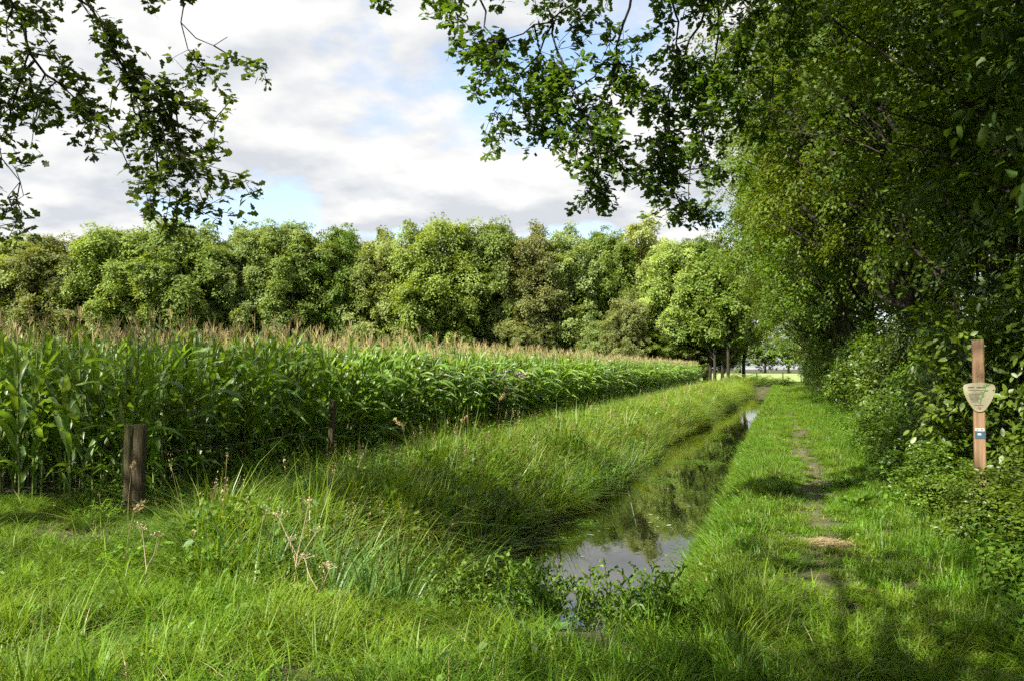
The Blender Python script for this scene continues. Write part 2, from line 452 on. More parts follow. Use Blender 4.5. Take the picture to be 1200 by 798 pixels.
# ------------------------------------------------------------------ trees
def broadleaf(seed, H, cr, base, nl, ls, leaf, bark, tmpl='rhomb', lobes=13, trunk_r=.2, lob=.46, clump=.24, lean=(0, 0), stems=1, keep=None, nclump=18, droop=0., spray=.6, face=.55, inner=.45):
    g = np.random.default_rng(seed)
    tm = MB(); cm = MB()
    zc = (base + H) / 2; hz = (H - base) / 2
    L_ = []
    for i in range(lobes):
        u = 1 - 2 * (i + .5) / lobes
        an = i * 2.39996 + g.random() * .6
        s = math.sqrt(max(0, 1 - u * u))
        k = g.uniform(.46, .74)
        c = np.array([cr * k * s * math.cos(an), cr * k * s * math.sin(an), zc + hz * (k + .05) * u])
        c[:2] += np.array(lean) * (c[2] / H)
        L_.append((c, cr * lob * g.uniform(.65, 1.3)))
    L_.append((np.array([lean[0] * .8, lean[1] * .8, zc]), cr * .55))
    # stem and limbs
    top = np.array([lean[0] * .85, lean[1] * .85, base + .8 * (H - base)])
    for s in range(stems):
        off = np.array([0, 0, 0]) if stems == 1 else np.array([*g.normal(0, .12 * cr, 2), 0])
        n = 8
        tt = np.linspace(0, 1, n)[:, None]
        P = off * (1 - tt) + tt ** np.array([1.6, 1.6, 1]) * (top + off * 2) + np.concatenate([g.normal(0, .05 * cr, (n, 2)) * np.minimum(tt * 2, 1) * .5, np.zeros((n, 1))], 1)
        tube(tm, P, trunk_r / math.sqrt(stems) * (1.25 - 1.1 * tt[:, 0] ** .8) , 7, g.random(), jit=.06)
    for c, r in L_:
        f = np.clip((c[2] - base * .5) / H * .75, .08, .8)
        a = np.array([top[0] * f ** 1.6, top[1] * f ** 1.6, top[2] * f])
        md = (a + c) / 2 + np.array([0, 0, -.06 * H * f]) + g.normal(0, .06 * cr, 3)
        rr = trunk_r * .38
        tube(tm, [a, (a + md) / 2 + g.normal(0, .03 * cr, 3), md, c], [rr, rr * .8, rr * .6, rr * .25], 5, g.random())
        for q in range(3):
            e = c + norm(g.normal(size=3)) * r * .85
            tube(tm, [md, (md + e) / 2 + g.normal(0, .05 * r, 3), e], [rr * .45, rr * .3, rr * .1], 4, g.random(), cap=False)
    vol = np.array([r ** 2 for _, r in L_]); vol /= vol.sum()
    for (c, r), w in zip(L_, vol):
        # flat sprays of leaves held out from the lobe, with gaps between them
        K = nclump
        u = norm(g.normal(size=(K, 3)) + np.array([0, 0, .2]))
        cc = c + u * (r * g.uniform(inner, 1.05, K))[:, None]
        cnt = max(4, int(nl * w / K))
        cs = spray * g.uniform(.55, 1.35, K)
        sn = norm(u * face + np.array([0, 0, 1.3 - face]) + g.normal(0, .25, (K, 3)))
        ax = norm(np.cross(sn, g.normal(size=(K, 3)))); ay = np.cross(sn, ax)
        q = np.sqrt(g.random((K, cnt))); an = g.random((K, cnt)) * 6.283
        q = q * (1 + .25 * np.sin(an * 3 + g.random((K, 1)) * 6))
        P = cc[:, None] + cs[:, None, None] * (ax[:, None] * (q * np.cos(an))[..., None] + ay[:, None] * (q * np.sin(an) * .75)[..., None] + sn[:, None] * (g.normal(0, .16, (K, cnt)) - .3 * q ** 2)[..., None])
        P[..., 2] -= droop * .25 * cs[:, None] * q ** 2
        nn = sn[:, None] + g.normal(0, .42, (K, cnt, 3))
        crnd = np.clip(g.normal(.5, .25, (K, 1)) + g.normal(0, .17, (K, cnt)), 0, 1)
        yd = (P - cc[:, None]) + g.normal(0, .5, P.shape) * cs[:, None, None] + np.array([0, 0, -droop * .4])
        P = P.reshape(-1, 3); nn = nn.reshape(-1, 3); rn = crnd.ravel(); yd = yd.reshape(-1, 3)
        ok = P[:, 2] > .03
        if keep is not None: ok &= keep(P)
        P, nn, rn, yd = P[ok], nn[ok], rn[ok], yd[ok]
        scatter(cm, P, nn, ls * g.uniform(.7, 1.25, len(P)), tmpl, yd, rn, rng=g)
    return tm.mesh('trunk', bark), cm.mesh('crown', leaf, smooth=False)

def conifer_tree(seed, H, r, nl, ls, leaf, bark):
    g = np.random.default_rng(seed)
    tm = MB(); cm = MB()
    tube(tm, [(0, 0, 0), (0, 0, H * .5), (0, 0, H * .98)], [.2, .12, .02], 6)
    z = H * g.random(nl) ** .8 * .94 + .04 * H
    lay = np.floor(z / (H / 22)) ; fr = z / (H / 22) - lay
    rr = r * (1 - z / H) * (1.1 - .5 * fr) + .1
    an = np.floor(g.random(nl) * 9) / 9 * 6.283 + lay * .9 + g.normal(0, .13, nl)
    q = np.sqrt(g.random(nl)) * rr
    P = np.stack([q * np.cos(an), q * np.sin(an), z - .25 * q], 1)
    scatter(cm, P, np.stack([np.cos(an) * .4, np.sin(an) * .4, np.ones(nl)], 1) + g.normal(0, .3, (nl, 3)), ls * g.uniform(.7, 1.2, nl), 'rhomb', np.stack([np.cos(an), np.sin(an), np.full(nl, -.3)], 1), rng=g)
    return tm.mesh('trunk', bark), cm.mesh('crown', leaf, smooth=False)

def plant_tree(name, meshes, loc, rz, scl, label, cat='tree', group=None):
    r = empty(name, loc, rz, scl)
    tag(r, label, cat, group)
    link('trunk', meshes[0], r)
    c = link('crown', meshes[1], r)
    return r

def remat(pair, leaf):
    c = pair[1].copy(); c.materials.clear(); c.materials.append(leaf)
    return (pair[0], c)

# --- wood behind the maize
wa = broadleaf(101, 18, 5.6, 1.2, 70000, .27, M['bg_green'], M['bark_dark'], lobes=38, trunk_r=.24, lob=.3, spray=.9, face=.7, inner=.3, nclump=20)
wb = broadleaf(102, 18, 5.2, 2.2, 62000, .26, M['bg_green'], M['bark_dark'], lobes=34, trunk_r=.22, lob=.3, spray=.8, face=.7, inner=.3, nclump=20)
wc = broadleaf(103, 18, 6.3, .8, 78000, .28, M['bg_green'], M['bark_dark'], lobes=44, trunk_r=.28, lob=.28, spray=.95, face=.7, inner=.3, nclump=20)
wd = broadleaf(104, 20, 4.4, 3.0, 38000, .27, M['bg_grey'], M['bark_dark'], lobes=22, trunk_r=.18, lob=.36, droop=2.0, spray=.7, face=.8, inner=.3, nclump=20)
we = broadleaf(105, 18, 5.2, .8, 64000, .25, M['bg_brown'], M['bark_dark'], lobes=44, trunk_r=.22, lob=.29, spray=.75, face=.7, inner=.3, nclump=20)
wk = conifer_tree(106, 19, 3.2, 6000, .3, M['conifer'], M['bark_dark'])
def V_(p, leaf): return remat(p, M[leaf])
wa_b, wa_d, wb_d, wc_b, wb_k, we_d = V_(wa, 'bg_bright'), V_(wa, 'bg_dull'), V_(wb, 'bg_dull'), V_(wc, 'bg_bright'), V_(wb, 'bg_dark'), V_(we, 'bg_dull')
G_W = 'trees of the wood behind the maize field'
wood = [  # x, y, height, width, mesh, label
    (-86.0, 78.0, 16.6, 1.0, wb_d, 18, 'dull green tree at the far left end of the wood'),
    (-80.8, 78.5, 17.2, .95, wa_d, 18, 'dull olive green tree, second from the left end of the wood'),
    (-74.5, 81.0, 18.0, 1.05, wa_b, 18, 'light green rounded tree behind the left part of the maize field'),
    (-66.8, 83.5, 18.8, 1.1, wc, 18, 'broad domed light green tree under the tip of the left oak bough'),
    (-60.0, 87.0, 18.2, .85, wb_d, 18, 'dull green tree just right of the broad domed tree'),
    (-54.9, 88.5, 18.9, .95, wa, 18, 'tall fresh green tree between two duller trees in the wood'),
    (-50.0, 91.5, 18.0, .8, wb_k, 18, 'narrow dark green tree left of the middle of the wood'),
    (-45.8, 92.3, 17.6, .95, we_d, 18, 'grey olive tree left of the yellow-green tree'),
    (-39.5, 93.0, 18.8, 1.0, wc_b, 18, 'yellow-green bright broad tree at the middle of the wood'),
    (-33.8, 97.5, 19.3, 1.0, wa, 18, 'tall fresh green tree right behind the yellow-green tree'),
    (-28.4, 97.5, 18.2, .95, we, 18, 'brownish olive tree right of the middle of the wood'),
    (-24.0, 100.5, 18.4, .95, we_d, 18, 'pale olive tree behind the two brownish trees'),
    (-20.2, 103.0, 18.0, .75, wb_k, 18, 'dark green tree left of the pale birch'),
    (-16.6, 106.0, 20.5, 1.05, wd, 20, 'tall pale grey-green birch at the right end of the wood'),
    (-16.4, 95.8, 9.8, .52, we, 18, 'short brownish tree standing in front of the wood near the birch'),
    (-11.6, 101.0, 16.5, .8, wa, 18, 'bright green narrow tree at the right end of the wood'),
    (-8.6, 102.5, 16.5, .75, wb_k, 18, 'dark ivy-grown tree at the right corner of the wood'),
]
for i, (x, y, h, w, me, H0, lab) in enumerate(wood):
    s = h * 1.12 / H0
    plant_tree('deciduous_tree', me, (x, y, 0), i * 1.9, (w * 1.16, w * 1.16, s), lab, group=G_W)
g = np.random.default_rng(5)
back = [wb_d, wa_d, wb_k, wd, wa, wb]
lab_b = 'deep green tree in the second row of the wood'
for i in range(22):
    f = i / 21
    x = -94 + f * 86 + g.normal(0, 1); y = 84 + f * 24 + g.normal(0, 1.5)
    h = g.uniform(16.8, 20.0)
    plant_tree('deciduous_tree', back[i % 6], (x, y + 5, 0), g.random() * 6, (1.1, 1.1, h / 18), 'duller tree of the second row, half hidden behind the front trees of the wood', group='second row trees of the wood')
for x, y, h, lab in [(-88, 82, 18.4, 'dark pointed conifer tip at the left end of the wood'), (-64, 90, 19.6, 'dark pointed conifer tip right of the broad domed tree'), (-58.2, 94, 19.3, 'dark pointed conifer tip left of the tall fresh green tree'), (-48.5, 98, 19.8, 'dark pointed conifer tip left of the middle of the wood')]:
    plant_tree('conifer_tree', wk, (x, y, 0), x, (1, 1, h / 19), lab, group='conifers in the wood')
# slim bare trunks at the corner beside the ditch
tk = broadleaf(120, 16, 3.2, 2.6, 14000, .33, M['bg_dark'], M['bark_dark'], lobes=22, trunk_r=.15, lob=.36, spray=.7, face=.8, inner=.3, nclump=20)
for x, y, lab in [(-7.6, 98, 'slim tree with bare dark trunk beside the maize end, leftmost of four'), (-7.0, 96.5, 'slim bare-trunked tree beside the maize end, second of four'), (-6.2, 97.5, 'slim bare-trunked tree beside the ditch end, third of four'), (-5.5, 95.5, 'slim bare-trunked tree closest to the gap over the ditch')]:
    plant_tree('slim_tree', tk, (x, y, 0), x * 3, (1.1, 1.1, 1.05), lab, group='slim trees at the ditch end')
for x, y, h, w, me, lab in [(-10.2, 105, 18.5, .9, wb_k, 'tall dark tree behind the slim bare trunks'), (-4.2, 104, 17.5, .85, wb, 'dark green tree right of the slim bare trunks, above the ditch end'), (-13.5, 104, 18, .9, wa, 'fresh green tree between the birch and the dark corner trees')]:
    plant_tree('deciduous_tree', me, (x, y, 0), x, (w, w, h / 18), lab, group=G_W)
g = np.random.default_rng(6)
for i in range(36):
    f = i / 35
    plant_tree('understorey_bush', [wa_d, we_d, wb_k][i % 3], (-92 + f * 84 + g.normal(0, .8), 79 + f * 23 + g.normal(0, 1), -.3), g.random() * 6, (.62, .62, g.uniform(.3, .5)), 'leafy understorey bush at the foot of the wood, over the maize tops', 'shrub', 'understorey bushes of the wood')

# --- trees along the path
ra = broadleaf(201, 14, 4.4, 1.6, 66000, .112, M['shade_leaf'], M['bark_dark'], lobes=30, trunk_r=.2, lob=.33, nclump=24, spray=.5, lean=(-2.2, 0))
rb = broadleaf(202, 13, 4.2, 1.0, 62000, .105, M['shade_leaf'], M['bark_dark'], lobes=28, trunk_r=.17, lob=.34, nclump=24, spray=.45, lean=(-2.0, 0))
rc = broadleaf(203, 15, 4.7, 2.2, 66000, .108, M['shade_leaf'], M['bark_dark'], lobes=30, trunk_r=.22, lob=.33, nclump=26, spray=.5, droop=1.6, lean=(-2.4, 0))
G_R = 'trees along the path'
o_ = ['first', 'second', 'third', 'fourth', 'fifth', 'sixth', 'seventh', 'eighth', 'ninth', 'tenth', 'eleventh', 'twelfth']
row = [(4.9, 12.5, 1.0, rb), (4.1, 17.5, .95, ra), (3.4, 23, 1.05, rc), (2.9, 29, 1.05, ra), (2.7, 36, 1.1, rb), (2.6, 43, 1.1, rc), (2.4, 51, 1.1, ra), (2.4, 60, 1.1, rc), (2.6, 69, 1.1, ra), (2.9, 79, 1.05, rc)]
for i, (x, y, s, me) in enumerate(row):
    plant_tree('broadleaf_tree', me, (x, y, 0), (.3 if i % 2 else -.25) * (i % 3), s, 'shady leafy tree leaning over the path, %s from the sign post along the row' % o_[i], group=G_R)
for i, (x, y, s, me) in enumerate([(8.5, 15, 1.1, rb), (9, 24, 1.15, ra), (9, 34, 1.1, rc), (9, 46, 1.1, rb), (9.5, 60, 1.15, ra)]):
    plant_tree('broadleaf_tree', me, (x, y, 0), 2 + i, s, 'inner tree glimpsed behind the row along the path', group='inner trees of the right-hand wood')

# --- shrubs between path and trees
sa = broadleaf(301, 2.6, 1.25, .05, 9500, .085, M['shrub_leaf'], M['bark_dark'], 'oval', lobes=15, trunk_r=.05, stems=4, lob=.4, spray=.24)
sb = broadleaf(302, 2.2, 1.2, .05, 9000, .072, M['shrub_leaf'], M['bark_dark'], 'oval', lobes=15, trunk_r=.04, stems=5, lob=.4, spray=.2)
sc_ = broadleaf(303, 3.0, 1.2, .1, 9500, .09, M['ivy'], M['bark_dark'], 'oval', lobes=15, trunk_r=.05, stems=3, lob=.4, spray=.24, droop=1)
g = np.random.default_rng(9)
y = 11.3
k = 0
while y < 86:
    me = [sa, sb, sc_][k % 3]
    s = g.uniform(.85, 1.2)
    plant_tree('hedge_shrub', me, (2.85 + g.normal(0, .15), y, 0), g.random() * 6.28, (s, s, s * g.uniform(.9, 1.15)), 'leafy green shrub in the continuous hedge along the right side of the path', 'shrub', 'shrubs along the path')
    y += 1.5 + .018 * y; k += 1
for i, (x, y, s, me, lab) in enumerate([(3.3, 6.2, .8, sa, 'bushy green shrub at the lower right edge of the picture'), (3.75, 9.3, 1.2, sc_, 'dark leafy shrub directly behind the sign post'), (4.0, 7.4, 1.25, sa, 'tall dark shrub right of the sign post')]):
    plant_tree('hedge_shrub', me, (x, y, 0), i * 2.1, s, lab, 'shrub')
for i, (x, y, w_, h_, lab) in enumerate([(1.95, 8.7, .6, .42, 'low sunlit bramble bush covering the foot of the sign post'), (2.35, 7.7, .7, .4, 'low bramble bush in front of the sign post, nearer the lower right corner'), (1.75, 10.4, .55, .38, 'low bramble bush just beyond the sign post'),
        (1.85, 11.9, .6, .42, 'low bramble bush beside the path, second beyond the sign post'), (1.9, 13.6, .6, .45, 'low bramble bush beside the path, third beyond the sign post'), (1.95, 15.6, .65, .45, 'low bramble bush beside the path, fourth beyond the sign post'), (1.95, 18, .7, .5, 'low bramble bush beside the path, fifth beyond the sign post'),
        (2.7, 6.5, .6, .4, 'low bramble bush at the right edge below the sign post')]):
    plant_tree('bramble_bush', [sb, sa][i % 2], (x, y, 0), i * 1.7, (w_, w_, h_ * (1 if i % 2 == 0 else .85)), lab, 'shrub', 'brambles along the path')

# --- the near elder overhanging at the right edge
el = broadleaf(401, 8.0, 2.1, 1.7, 15000, .14, M['ivy'], M['bark_dark'], 'oval', lobes=22, trunk_r=.09, stems=2, lob=.38, nclump=20, droop=1.8, spray=.4, lean=(-.7, 0))
plant_tree('elder_tree', el, (3.7, 7.5, 0), .2, 1.0, 'dark large-leaved elder hanging down along the right edge of the picture')

# --- the two oaks whose boughs hang into the picture
def oak(name, loc, boughs, limbs, label, seed, lobes, twigs):
    """trunk and limbs, hanging boughs with twigs and lobed leaves, and the crown above"""
    g = np.random.default_rng(seed)
    loc = np.array(loc, float)
    root = empty(name, loc); tag(root, label, 'tree', 'oaks beside the camera')
    tm = MB()
    for P, R in limbs:
        tube(tm, np.array(P) - loc, R, 9, g.random(), jit=.04)
    link('trunk', tm.mesh('trunk', M['bark']), root)
    bm_ = MB(); lm = MB()
    tips = []
    def grow(P, r0, lev, dens):
        P = np.asarray(P, float)
        seg = np.linalg.norm(np.diff(P, axis=0), axis=1); Ltot = seg.sum()
        # resample with some crookedness
        n = max(4, int(Ltot / .16))
        s = np.linspace(0, Ltot, n); cs = np.concatenate([[0], np.cumsum(seg)])
        Q = np.stack([np.interp(s, cs, P[:, i]) for i in range(3)], 1)
        Q[1:-1] += g.normal(0, .022 if lev else .03, (n - 2, 3))
        tube(bm_, Q - loc, np.linspace(r0, max(.003, r0 * .14), n), 5 if lev == 0 else 4, g.random(), cap=False)
        T = norm(np.gradient(Q, axis=0))
        if lev < 2:
            m_ = int(Ltot * dens * (1.0 if lev == 0 else 1.3))
            for j in range(m_):
                f = g.uniform(.25 if lev == 0 else .1, 1.0)
                i0 = min(n - 1, int(f * (n - 1)))
                d = norm(T[i0] * g.uniform(.4, 1.1) + g.normal(0, .75, 3) + np.array([0, 0, -.28]))
                ln = g.uniform(.26, .7) * (1.0 if lev == 0 else .5)
                e = Q[i0] + d * ln; mid = Q[i0] + d * ln * .5 + g.normal(0, .05, 3)
                e = e + np.array([0, 0, -.12 * ln])
                grow([Q[i0], mid, e], max(.0035, r0 * .3), lev + 1, dens)
        if lev >= 1:
            # rosettes of leaves along the twig, thickest at its end
            for f, c in [(1.0, g.integers(8, 14)), (.8, g.integers(4, 9)), (.55, g.integers(2, 6)), (.35, g.integers(0, 3))]:
                i0 = min(n - 1, int(f * (n - 1)))
                c = int(c)
                if c == 0: continue
                d = T[i0] + g.normal(0, .75, (c, 3)) + np.array([0, 0, -.1])
                pos = Q[i0] + g.normal(0, .03, (c, 3)) - loc
                nn = np.array([0, 0, 1.0]) + g.normal(0, .55, (c, 3))
                scatter(lm, pos, nn, .097 * g.uniform(.65, 1.15, c), 'oak', d, rng=g)
    for P, r0, dens in boughs:
        grow(P, r0, 0, dens * twigs)
    link('bough', bm_.mesh('bough', M['bark_dark']), root)
    link('leaves', lm.mesh('leaves', M['oak'], smooth=False), root)
    # unseen crown above the picture, its lobes placed for the shade they cast
    cm = MB()
    for c, r, nl in lobes:
        c = np.array(c, float)
        K = 60; nl = nl * 2
        u = norm(g.normal(size=(K, 3)))
        cc = c + u * (r * g.uniform(.3, 1.0, K))[:, None]
        cnt = int(nl / K)
        P = (cc[:, None] + g.normal(size=(K, cnt, 3)) * r * .2 * np.array([1, 1, .5])).reshape(-1, 3)
        D = -.3007 * P[:, 0] + .9537 * P[:, 1]; lat = .9537 * P[:, 0] + .3007 * P[:, 1]
        ok = (P[:, 2] > 1.95 + .44 * D) | (np.abs(lat) > .66 * D + .5) | (D < 0)
        P = P[ok]
        scatter(cm, P - loc, g.normal(0, .5, (len(P), 3)) + np.array([0, 0, 1]), .17 * g.uniform(.7, 1.2, len(P)), 'rhomb', rng=g)
    link('crown', cm.mesh('crown', M['oak'], smooth=False), root)
    return root

LA = [(-8.6, 4.4, 7.1), (-8.07, 5.0, 6.68), (-7.17, 5.5, 5.78), (-6.51, 5.92, 4.98), (-6.48, 6.03, 4.5), (-6.25, 6.21, 4.25), (-5.95, 6.41, 3.93), (-5.84, 6.55, 3.56)]
LB = [(-8.6, 4.0, 7.3), (-7.02, 4.71, 6.73), (-6.02, 5.34, 5.58), (-5.63, 5.77, 4.81), (-5.47, 5.93, 4.42), (-5.22, 6.11, 4.17), (-4.98, 6.3, 4.06), (-4.8, 6.4, 4.02)]
LC = [(-7.0, 4.75, 6.73), (-6.3, 6.0, 6.2), (-5.99, 6.71, 5.73), (-5.59, 6.83, 5.32), (-5.4, 6.91, 4.85), (-5.25, 7.0, 4.9), (-5.15, 7.05, 4.95)]
LD = [(-5.47, 5.93, 4.42), (-5.44, 6.25, 3.84), (-5.29, 6.3, 3.39), (-4.97, 6.51, 3.1)]
LE = [(-8.07, 5.0, 6.6), (-7.11, 5.1, 5.0), (-6.51, 5.29, 4.02), (-6.2, 5.49, 3.56), (-6.1, 5.52, 3.21), (-6.06, 5.53, 2.96)]
LF = [(-6.48, 6.03, 4.5), (-6.48, 5.82, 4.12), (-6.44, 5.62, 3.61)]
LG = [(-5.22, 6.11, 4.17), (-5.08, 6.16, 3.71), (-4.87, 6.22, 3.42), (-4.8, 6.25, 3.16)]
oak('oak_tree', (-11.0, 2.6, 0),
    [(LA, .034, 4.4), (LB, .034, 4.6), (LC, .025, 4.4), (LD, .012, 5), (LE, .02, 4), (LF, .015, 5), (LG, .012, 5)],
    [([(-11, 2.6, -.2), (-11, 2.6, .4), (-10.9, 2.65, 3), (-10.6, 2.8, 6), (-10.4, 3, 9), (-10.2, 3.1, 12.5)], [.62, .48, .4, .33, .24, .08]),
     ([(-10.7, 2.75, 5.2), (-9.8, 3.4, 6.6), (-8.6, 4.3, 7.2)], [.2, .14, .055]),
     ([(-10.6, 2.8, 6.2), (-12.5, 1.5, 8.2), (-14, .8, 9.5)], [.2, .14, .05])],
    'oak whose leafy boughs hang in from the upper left corner', 71,
    [((-9.8, .6, 9.2), 2.3, 900), ((-12.8, 1.6, 9.5), 2.8, 1100), ((-12.2, 3.2, 12.2), 2.8, 1100), ((-13.6, 5.0, 9.2), 2.4, 1000)], 1.0)
RA = [(2.6, 7.4, 8.3), (1.68, 8.39, 8.09), (-0.12, 8.56, 7.29), (-1.27, 8.62, 6.1), (-2.23, 8.53, 5.33), (-3.05, 8.48, 5.09)]
RB = [(-1.27, 8.62, 6.1), (-1.6, 8.72, 4.97), (-1.83, 8.76, 4.3), (-1.93, 8.83, 3.34)]
RC = [(-0.12, 8.56, 7.29), (-1.86, 8.12, 6.2), (-2.8, 8.0, 5.7), (-3.9, 7.75, 5.52)]
RD = [(-0.12, 8.56, 7.29), (-0.56, 9.26, 6.04), (-1.12, 9.5, 4.82), (-1.28, 9.66, 3.93), (-1.06, 9.73, 3.54)]
RE = [(-2.23, 8.53, 5.33), (-2.68, 8.49, 4.65), (-2.68, 8.49, 4.3)]
RF = [(1.68, 8.39, 8.09), (0.33, 10.59, 7.02), (-0.35, 10.9, 5.82), (-0.81, 10.86, 5.01), (-1.01, 10.79, 4.37), (-1.12, 10.76, 3.52)]
RG = [(-1.6, 8.72, 4.97), (-2.12, 8.45, 4.5), (-2.28, 8.4, 4.15)]
RI = [(-1.27, 8.62, 6.1), (-0.99, 9.12, 5.23), (-1.1, 9.3, 4.57), (-1.33, 9.33, 3.95)]
RJ = [(-2.23, 8.53, 5.33), (-2.03, 8.38, 4.64), (-1.83, 8.34, 4.1), (-1.7, 8.37, 3.54)]
RK = [(-2.88, 8.0, 5.46), (-2.65, 7.97, 4.91), (-2.77, 7.94, 4.53)]
RL = [(-0.56, 9.26, 6.04), (-0.62, 9.55, 5.16), (-0.8, 9.5, 4.51)]
RH = [(1.0, 8.45, 7.8), (0.5, 9.0, 6.4), (.1, 9.4, 5.4), (-.1, 9.6, 4.6)]
oak('oak_tree', (4.6, 5.0, 0),
    [(RA, .038, 6), (RB, .018, 5.4), (RC, .024, 5), (RD, .024, 5.4), (RE, .012, 5), (RF, .03, 5.4), (RG, .012, 6), (RH, .024, 5), (RI, .016, 5.4), (RJ, .013, 5.6), (RK, .012, 4.6), (RL, .018, 4.6)],
    [([(4.6, 5, -.2), (4.6, 5, .4), (4.55, 5.1, 3), (4.4, 5.3, 6), (4.3, 5.4, 9), (4.2, 5.4, 13)], [.6, .46, .38, .3, .22, .08]),
     ([(4.45, 5.25, 5.4), (3.7, 6.3, 7.3), (2.6, 7.4, 8.3)], [.2, .14, .065]),
     ([(4.4, 5.3, 6.5), (2.8, 3.8, 8.4), (1.5, 2.6, 9.5)], [.2, .14, .05]),
     ([(4.4, 5.3, 7.5), (5.6, 3.2, 9.4), (6.2, 2, 10.5)], [.18, .12, .05]),
     ([(4.3, 5.4, 8.0), (1.5, 5.4, 9.8), (-1.2, 4.6, 10.8)], [.16, .11, .05]),
     ([(3.4, 6.6, 9.2), (2.2, 9, 10.6), (.6, 13, 11.8)], [.12, .08, .03]),
     ([(1.5, 5.4, 9.8), (-.5, 6.6, 10.3), (-2.2, 7.3, 10.4)], [.09, .06, .03])],
    'oak whose dense boughs hang from the top edge over the ditch', 72,
    [((2.0, 6.6, 10.2), 2.6, 1500), ((1.0, 2.4, 10), 2.5, 1300), ((5.5, 2.4, 11), 2.8, 2600), ((4, 6.0, 12.6), 2.8, 2600), ((-.5, 7.0, 8.9), 1.5, 1100), ((6, 7.5, 10), 2.8, 2600), ((-1.2, 4.2, 10.8), 2.4, 1000), ((-2.2, 7.3, 10.4), 2.0, 700), ((-.8, 9.2, 10.9), 2.2, 900), ((1.6, 10.4, 11.2), 2.3, 1200), ((.6, 13.2, 12.0), 2.2, 900)], 1.0)  # outer lobes added out of view to shade the hedge and path trees
# roadside oaks behind the camera that shade the foreground
back_oak = broadleaf(73, 14, 5.2, 4.5, 6400, .24, M['oak'], M['bark'], lobes=17, trunk_r=.3, spray=.7)
for x, y, s, lab in [(-1.8, -3.0, 1.0, 'roadside oak behind the viewpoint, second from the ditch'), (-17.0, -5.0, 1.05, 'roadside oak behind the viewpoint, third from the ditch'), (6.5, -5.0, 1.0, 'roadside oak behind the viewpoint, nearest the ditch'), (-21, 3.0, 1.0, 'roadside oak beside the maize, out to the left')]:
    plant_tree('roadside_oak', back_oak, (x, y, 0), x, s, lab, group='oaks along the road')

# --- end of the ditch: scrub, young tree, far posts and far trees
scr = remat(sb, M['bg_dark'])
for i, (x, y, s) in enumerate([(-4.6, 86, .8), (-3.4, 85.6, .7), (-2.2, 85.8, .75), (-1.0, 86, .65), (.2, 87, .6)]):
    plant_tree('scrub_bush', scr, (x, y, -.15), i * 1.3, (1.0, 1.0, s * .8), 'low dark bush on the bank closing the far end of the ditch', 'shrub', 'bushes closing the ditch')
yt = broadleaf(130, 6, 1.6, 2.4, 2500, .2, M['bg_green'], M['bark_dark'], lobes=9, trunk_r=.09)
plant_tree('young_tree', yt, (2.9, 108, 0), 0, 1.0, 'young slim tree at the field edge beyond the path end')
pm = MB(); tube(pm, [(0, 0, -.2), (0, 0, .6), (0, 0, 1.25)], [.07, .065, .06], 7, .5)
M['post'] = noise_mat('weathered_post', [(.06, .05, .032), (.13, .11, .075), (.18, .16, .11)], 6, .9, .6, (1, 1, .15), bscale=20)
pme = pm.mesh('far_post', M['post'])
for i, x in enumerate([-11.5, -9.2, -6.4, -3.0, 0.2, 2.4, 5.2]):
    tag(link('fence_post', pme, loc=(x, 113 + .3 * i, 0)), 'small round fence post along the edge of the far meadow', 'post', 'far meadow fence posts')
ft = broadleaf(131, 13, 6.5, .6, 3500, .8, M['bg_dark'], M['bark'], lobes=15, trunk_r=.3)
for i in range(26):
    x = -80 + i * 9 + g.normal(0, 3)
    plant_tree('distant_tree', ft, (x, 350 + g.normal(0, 12), 0), i, (1.3, 1.3, g.uniform(.8, 1.3)), 'distant hazy tree on the horizon beyond the far meadow', group='trees on the horizon')

# ------------------------------------------------------------------ maize field
def maize_leaf(seed, Lf, wd, up, end):
    g = np.random.default_rng(seed)
    n = 9
    th = np.radians(up) + (np.radians(end) - np.radians(up)) * np.linspace(0, 1, n) ** g.uniform(1.1, 1.7)
    ds = Lf / (n - 1)
    P = np.zeros((n, 3))
    for i in range(1, n):
        P[i] = P[i - 1] + ds * np.array([math.cos(th[i - 1]), 0, math.sin(th[i - 1])])
    P[:, 1] += np.cumsum(g.normal(0, .012, n))
    t = np.linspace(0, 1, n)
    w = wd * np.minimum(1, .45 + 2.2 * t) * (1 - t ** 2.2) + .001
    nrm = np.stack([-np.sin(th), np.zeros(n), np.cos(th)], 1)
    wav = g.normal(0, .012, (n, 2))
    tw = np.cumsum(g.normal(0, .16, n))
    side = np.stack([np.zeros(n), np.cos(tw), np.zeros(n)], 1) + nrm * np.sin(tw)[:, None]
    fold = nrm * (w * .28)[:, None]
    A = P + side * w[:, None] / 2 + fold + nrm * wav[:, :1]
    B = P - side * w[:, None] / 2 + fold + nrm * wav[:, 1:]
    V = np.concatenate([A, P, B])
    k = np.arange(n - 1)
    F = np.concatenate([np.stack([k, k + n, k + n + 1, k + 1], 1), np.stack([k + n, k + 2 * n, k + 2 * n + 1, k + n + 1], 1)])
    return V, F
LEAF = [maize_leaf(500 + i, *p) for i, p in enumerate([(.9, .098, 64, -45), (.82, .09, 69, -10), (.95, .1, 60, -65), (.78, .085, 73, 20), (.86, .094, 66, -30), (.7, .075, 76, 42)])]
leaf_me = []
for i, (V, F) in enumerate(LEAF):
    mb = MB(); mb.add(V, F, .15 + .14 * i); leaf_me.append(mb.mesh('leaf', M['maize']))
mb = MB(); tube(mb, [(0, 0, -.05), (.004, 0, .5), (-.004, .003, 1.0), (0, 0, 1.55), (0, 0, 1.98)], [.015, .0135, .012, .009, .005], 6, .5)
for z in (.14, .3, .47, .65, .84, 1.03, 1.22, 1.42):
    tube(mb, [(0, 0, z - .008), (0, 0, z), (0, 0, z + .008)], [.0145, .0165, .0145], 6, .9, cap=False)
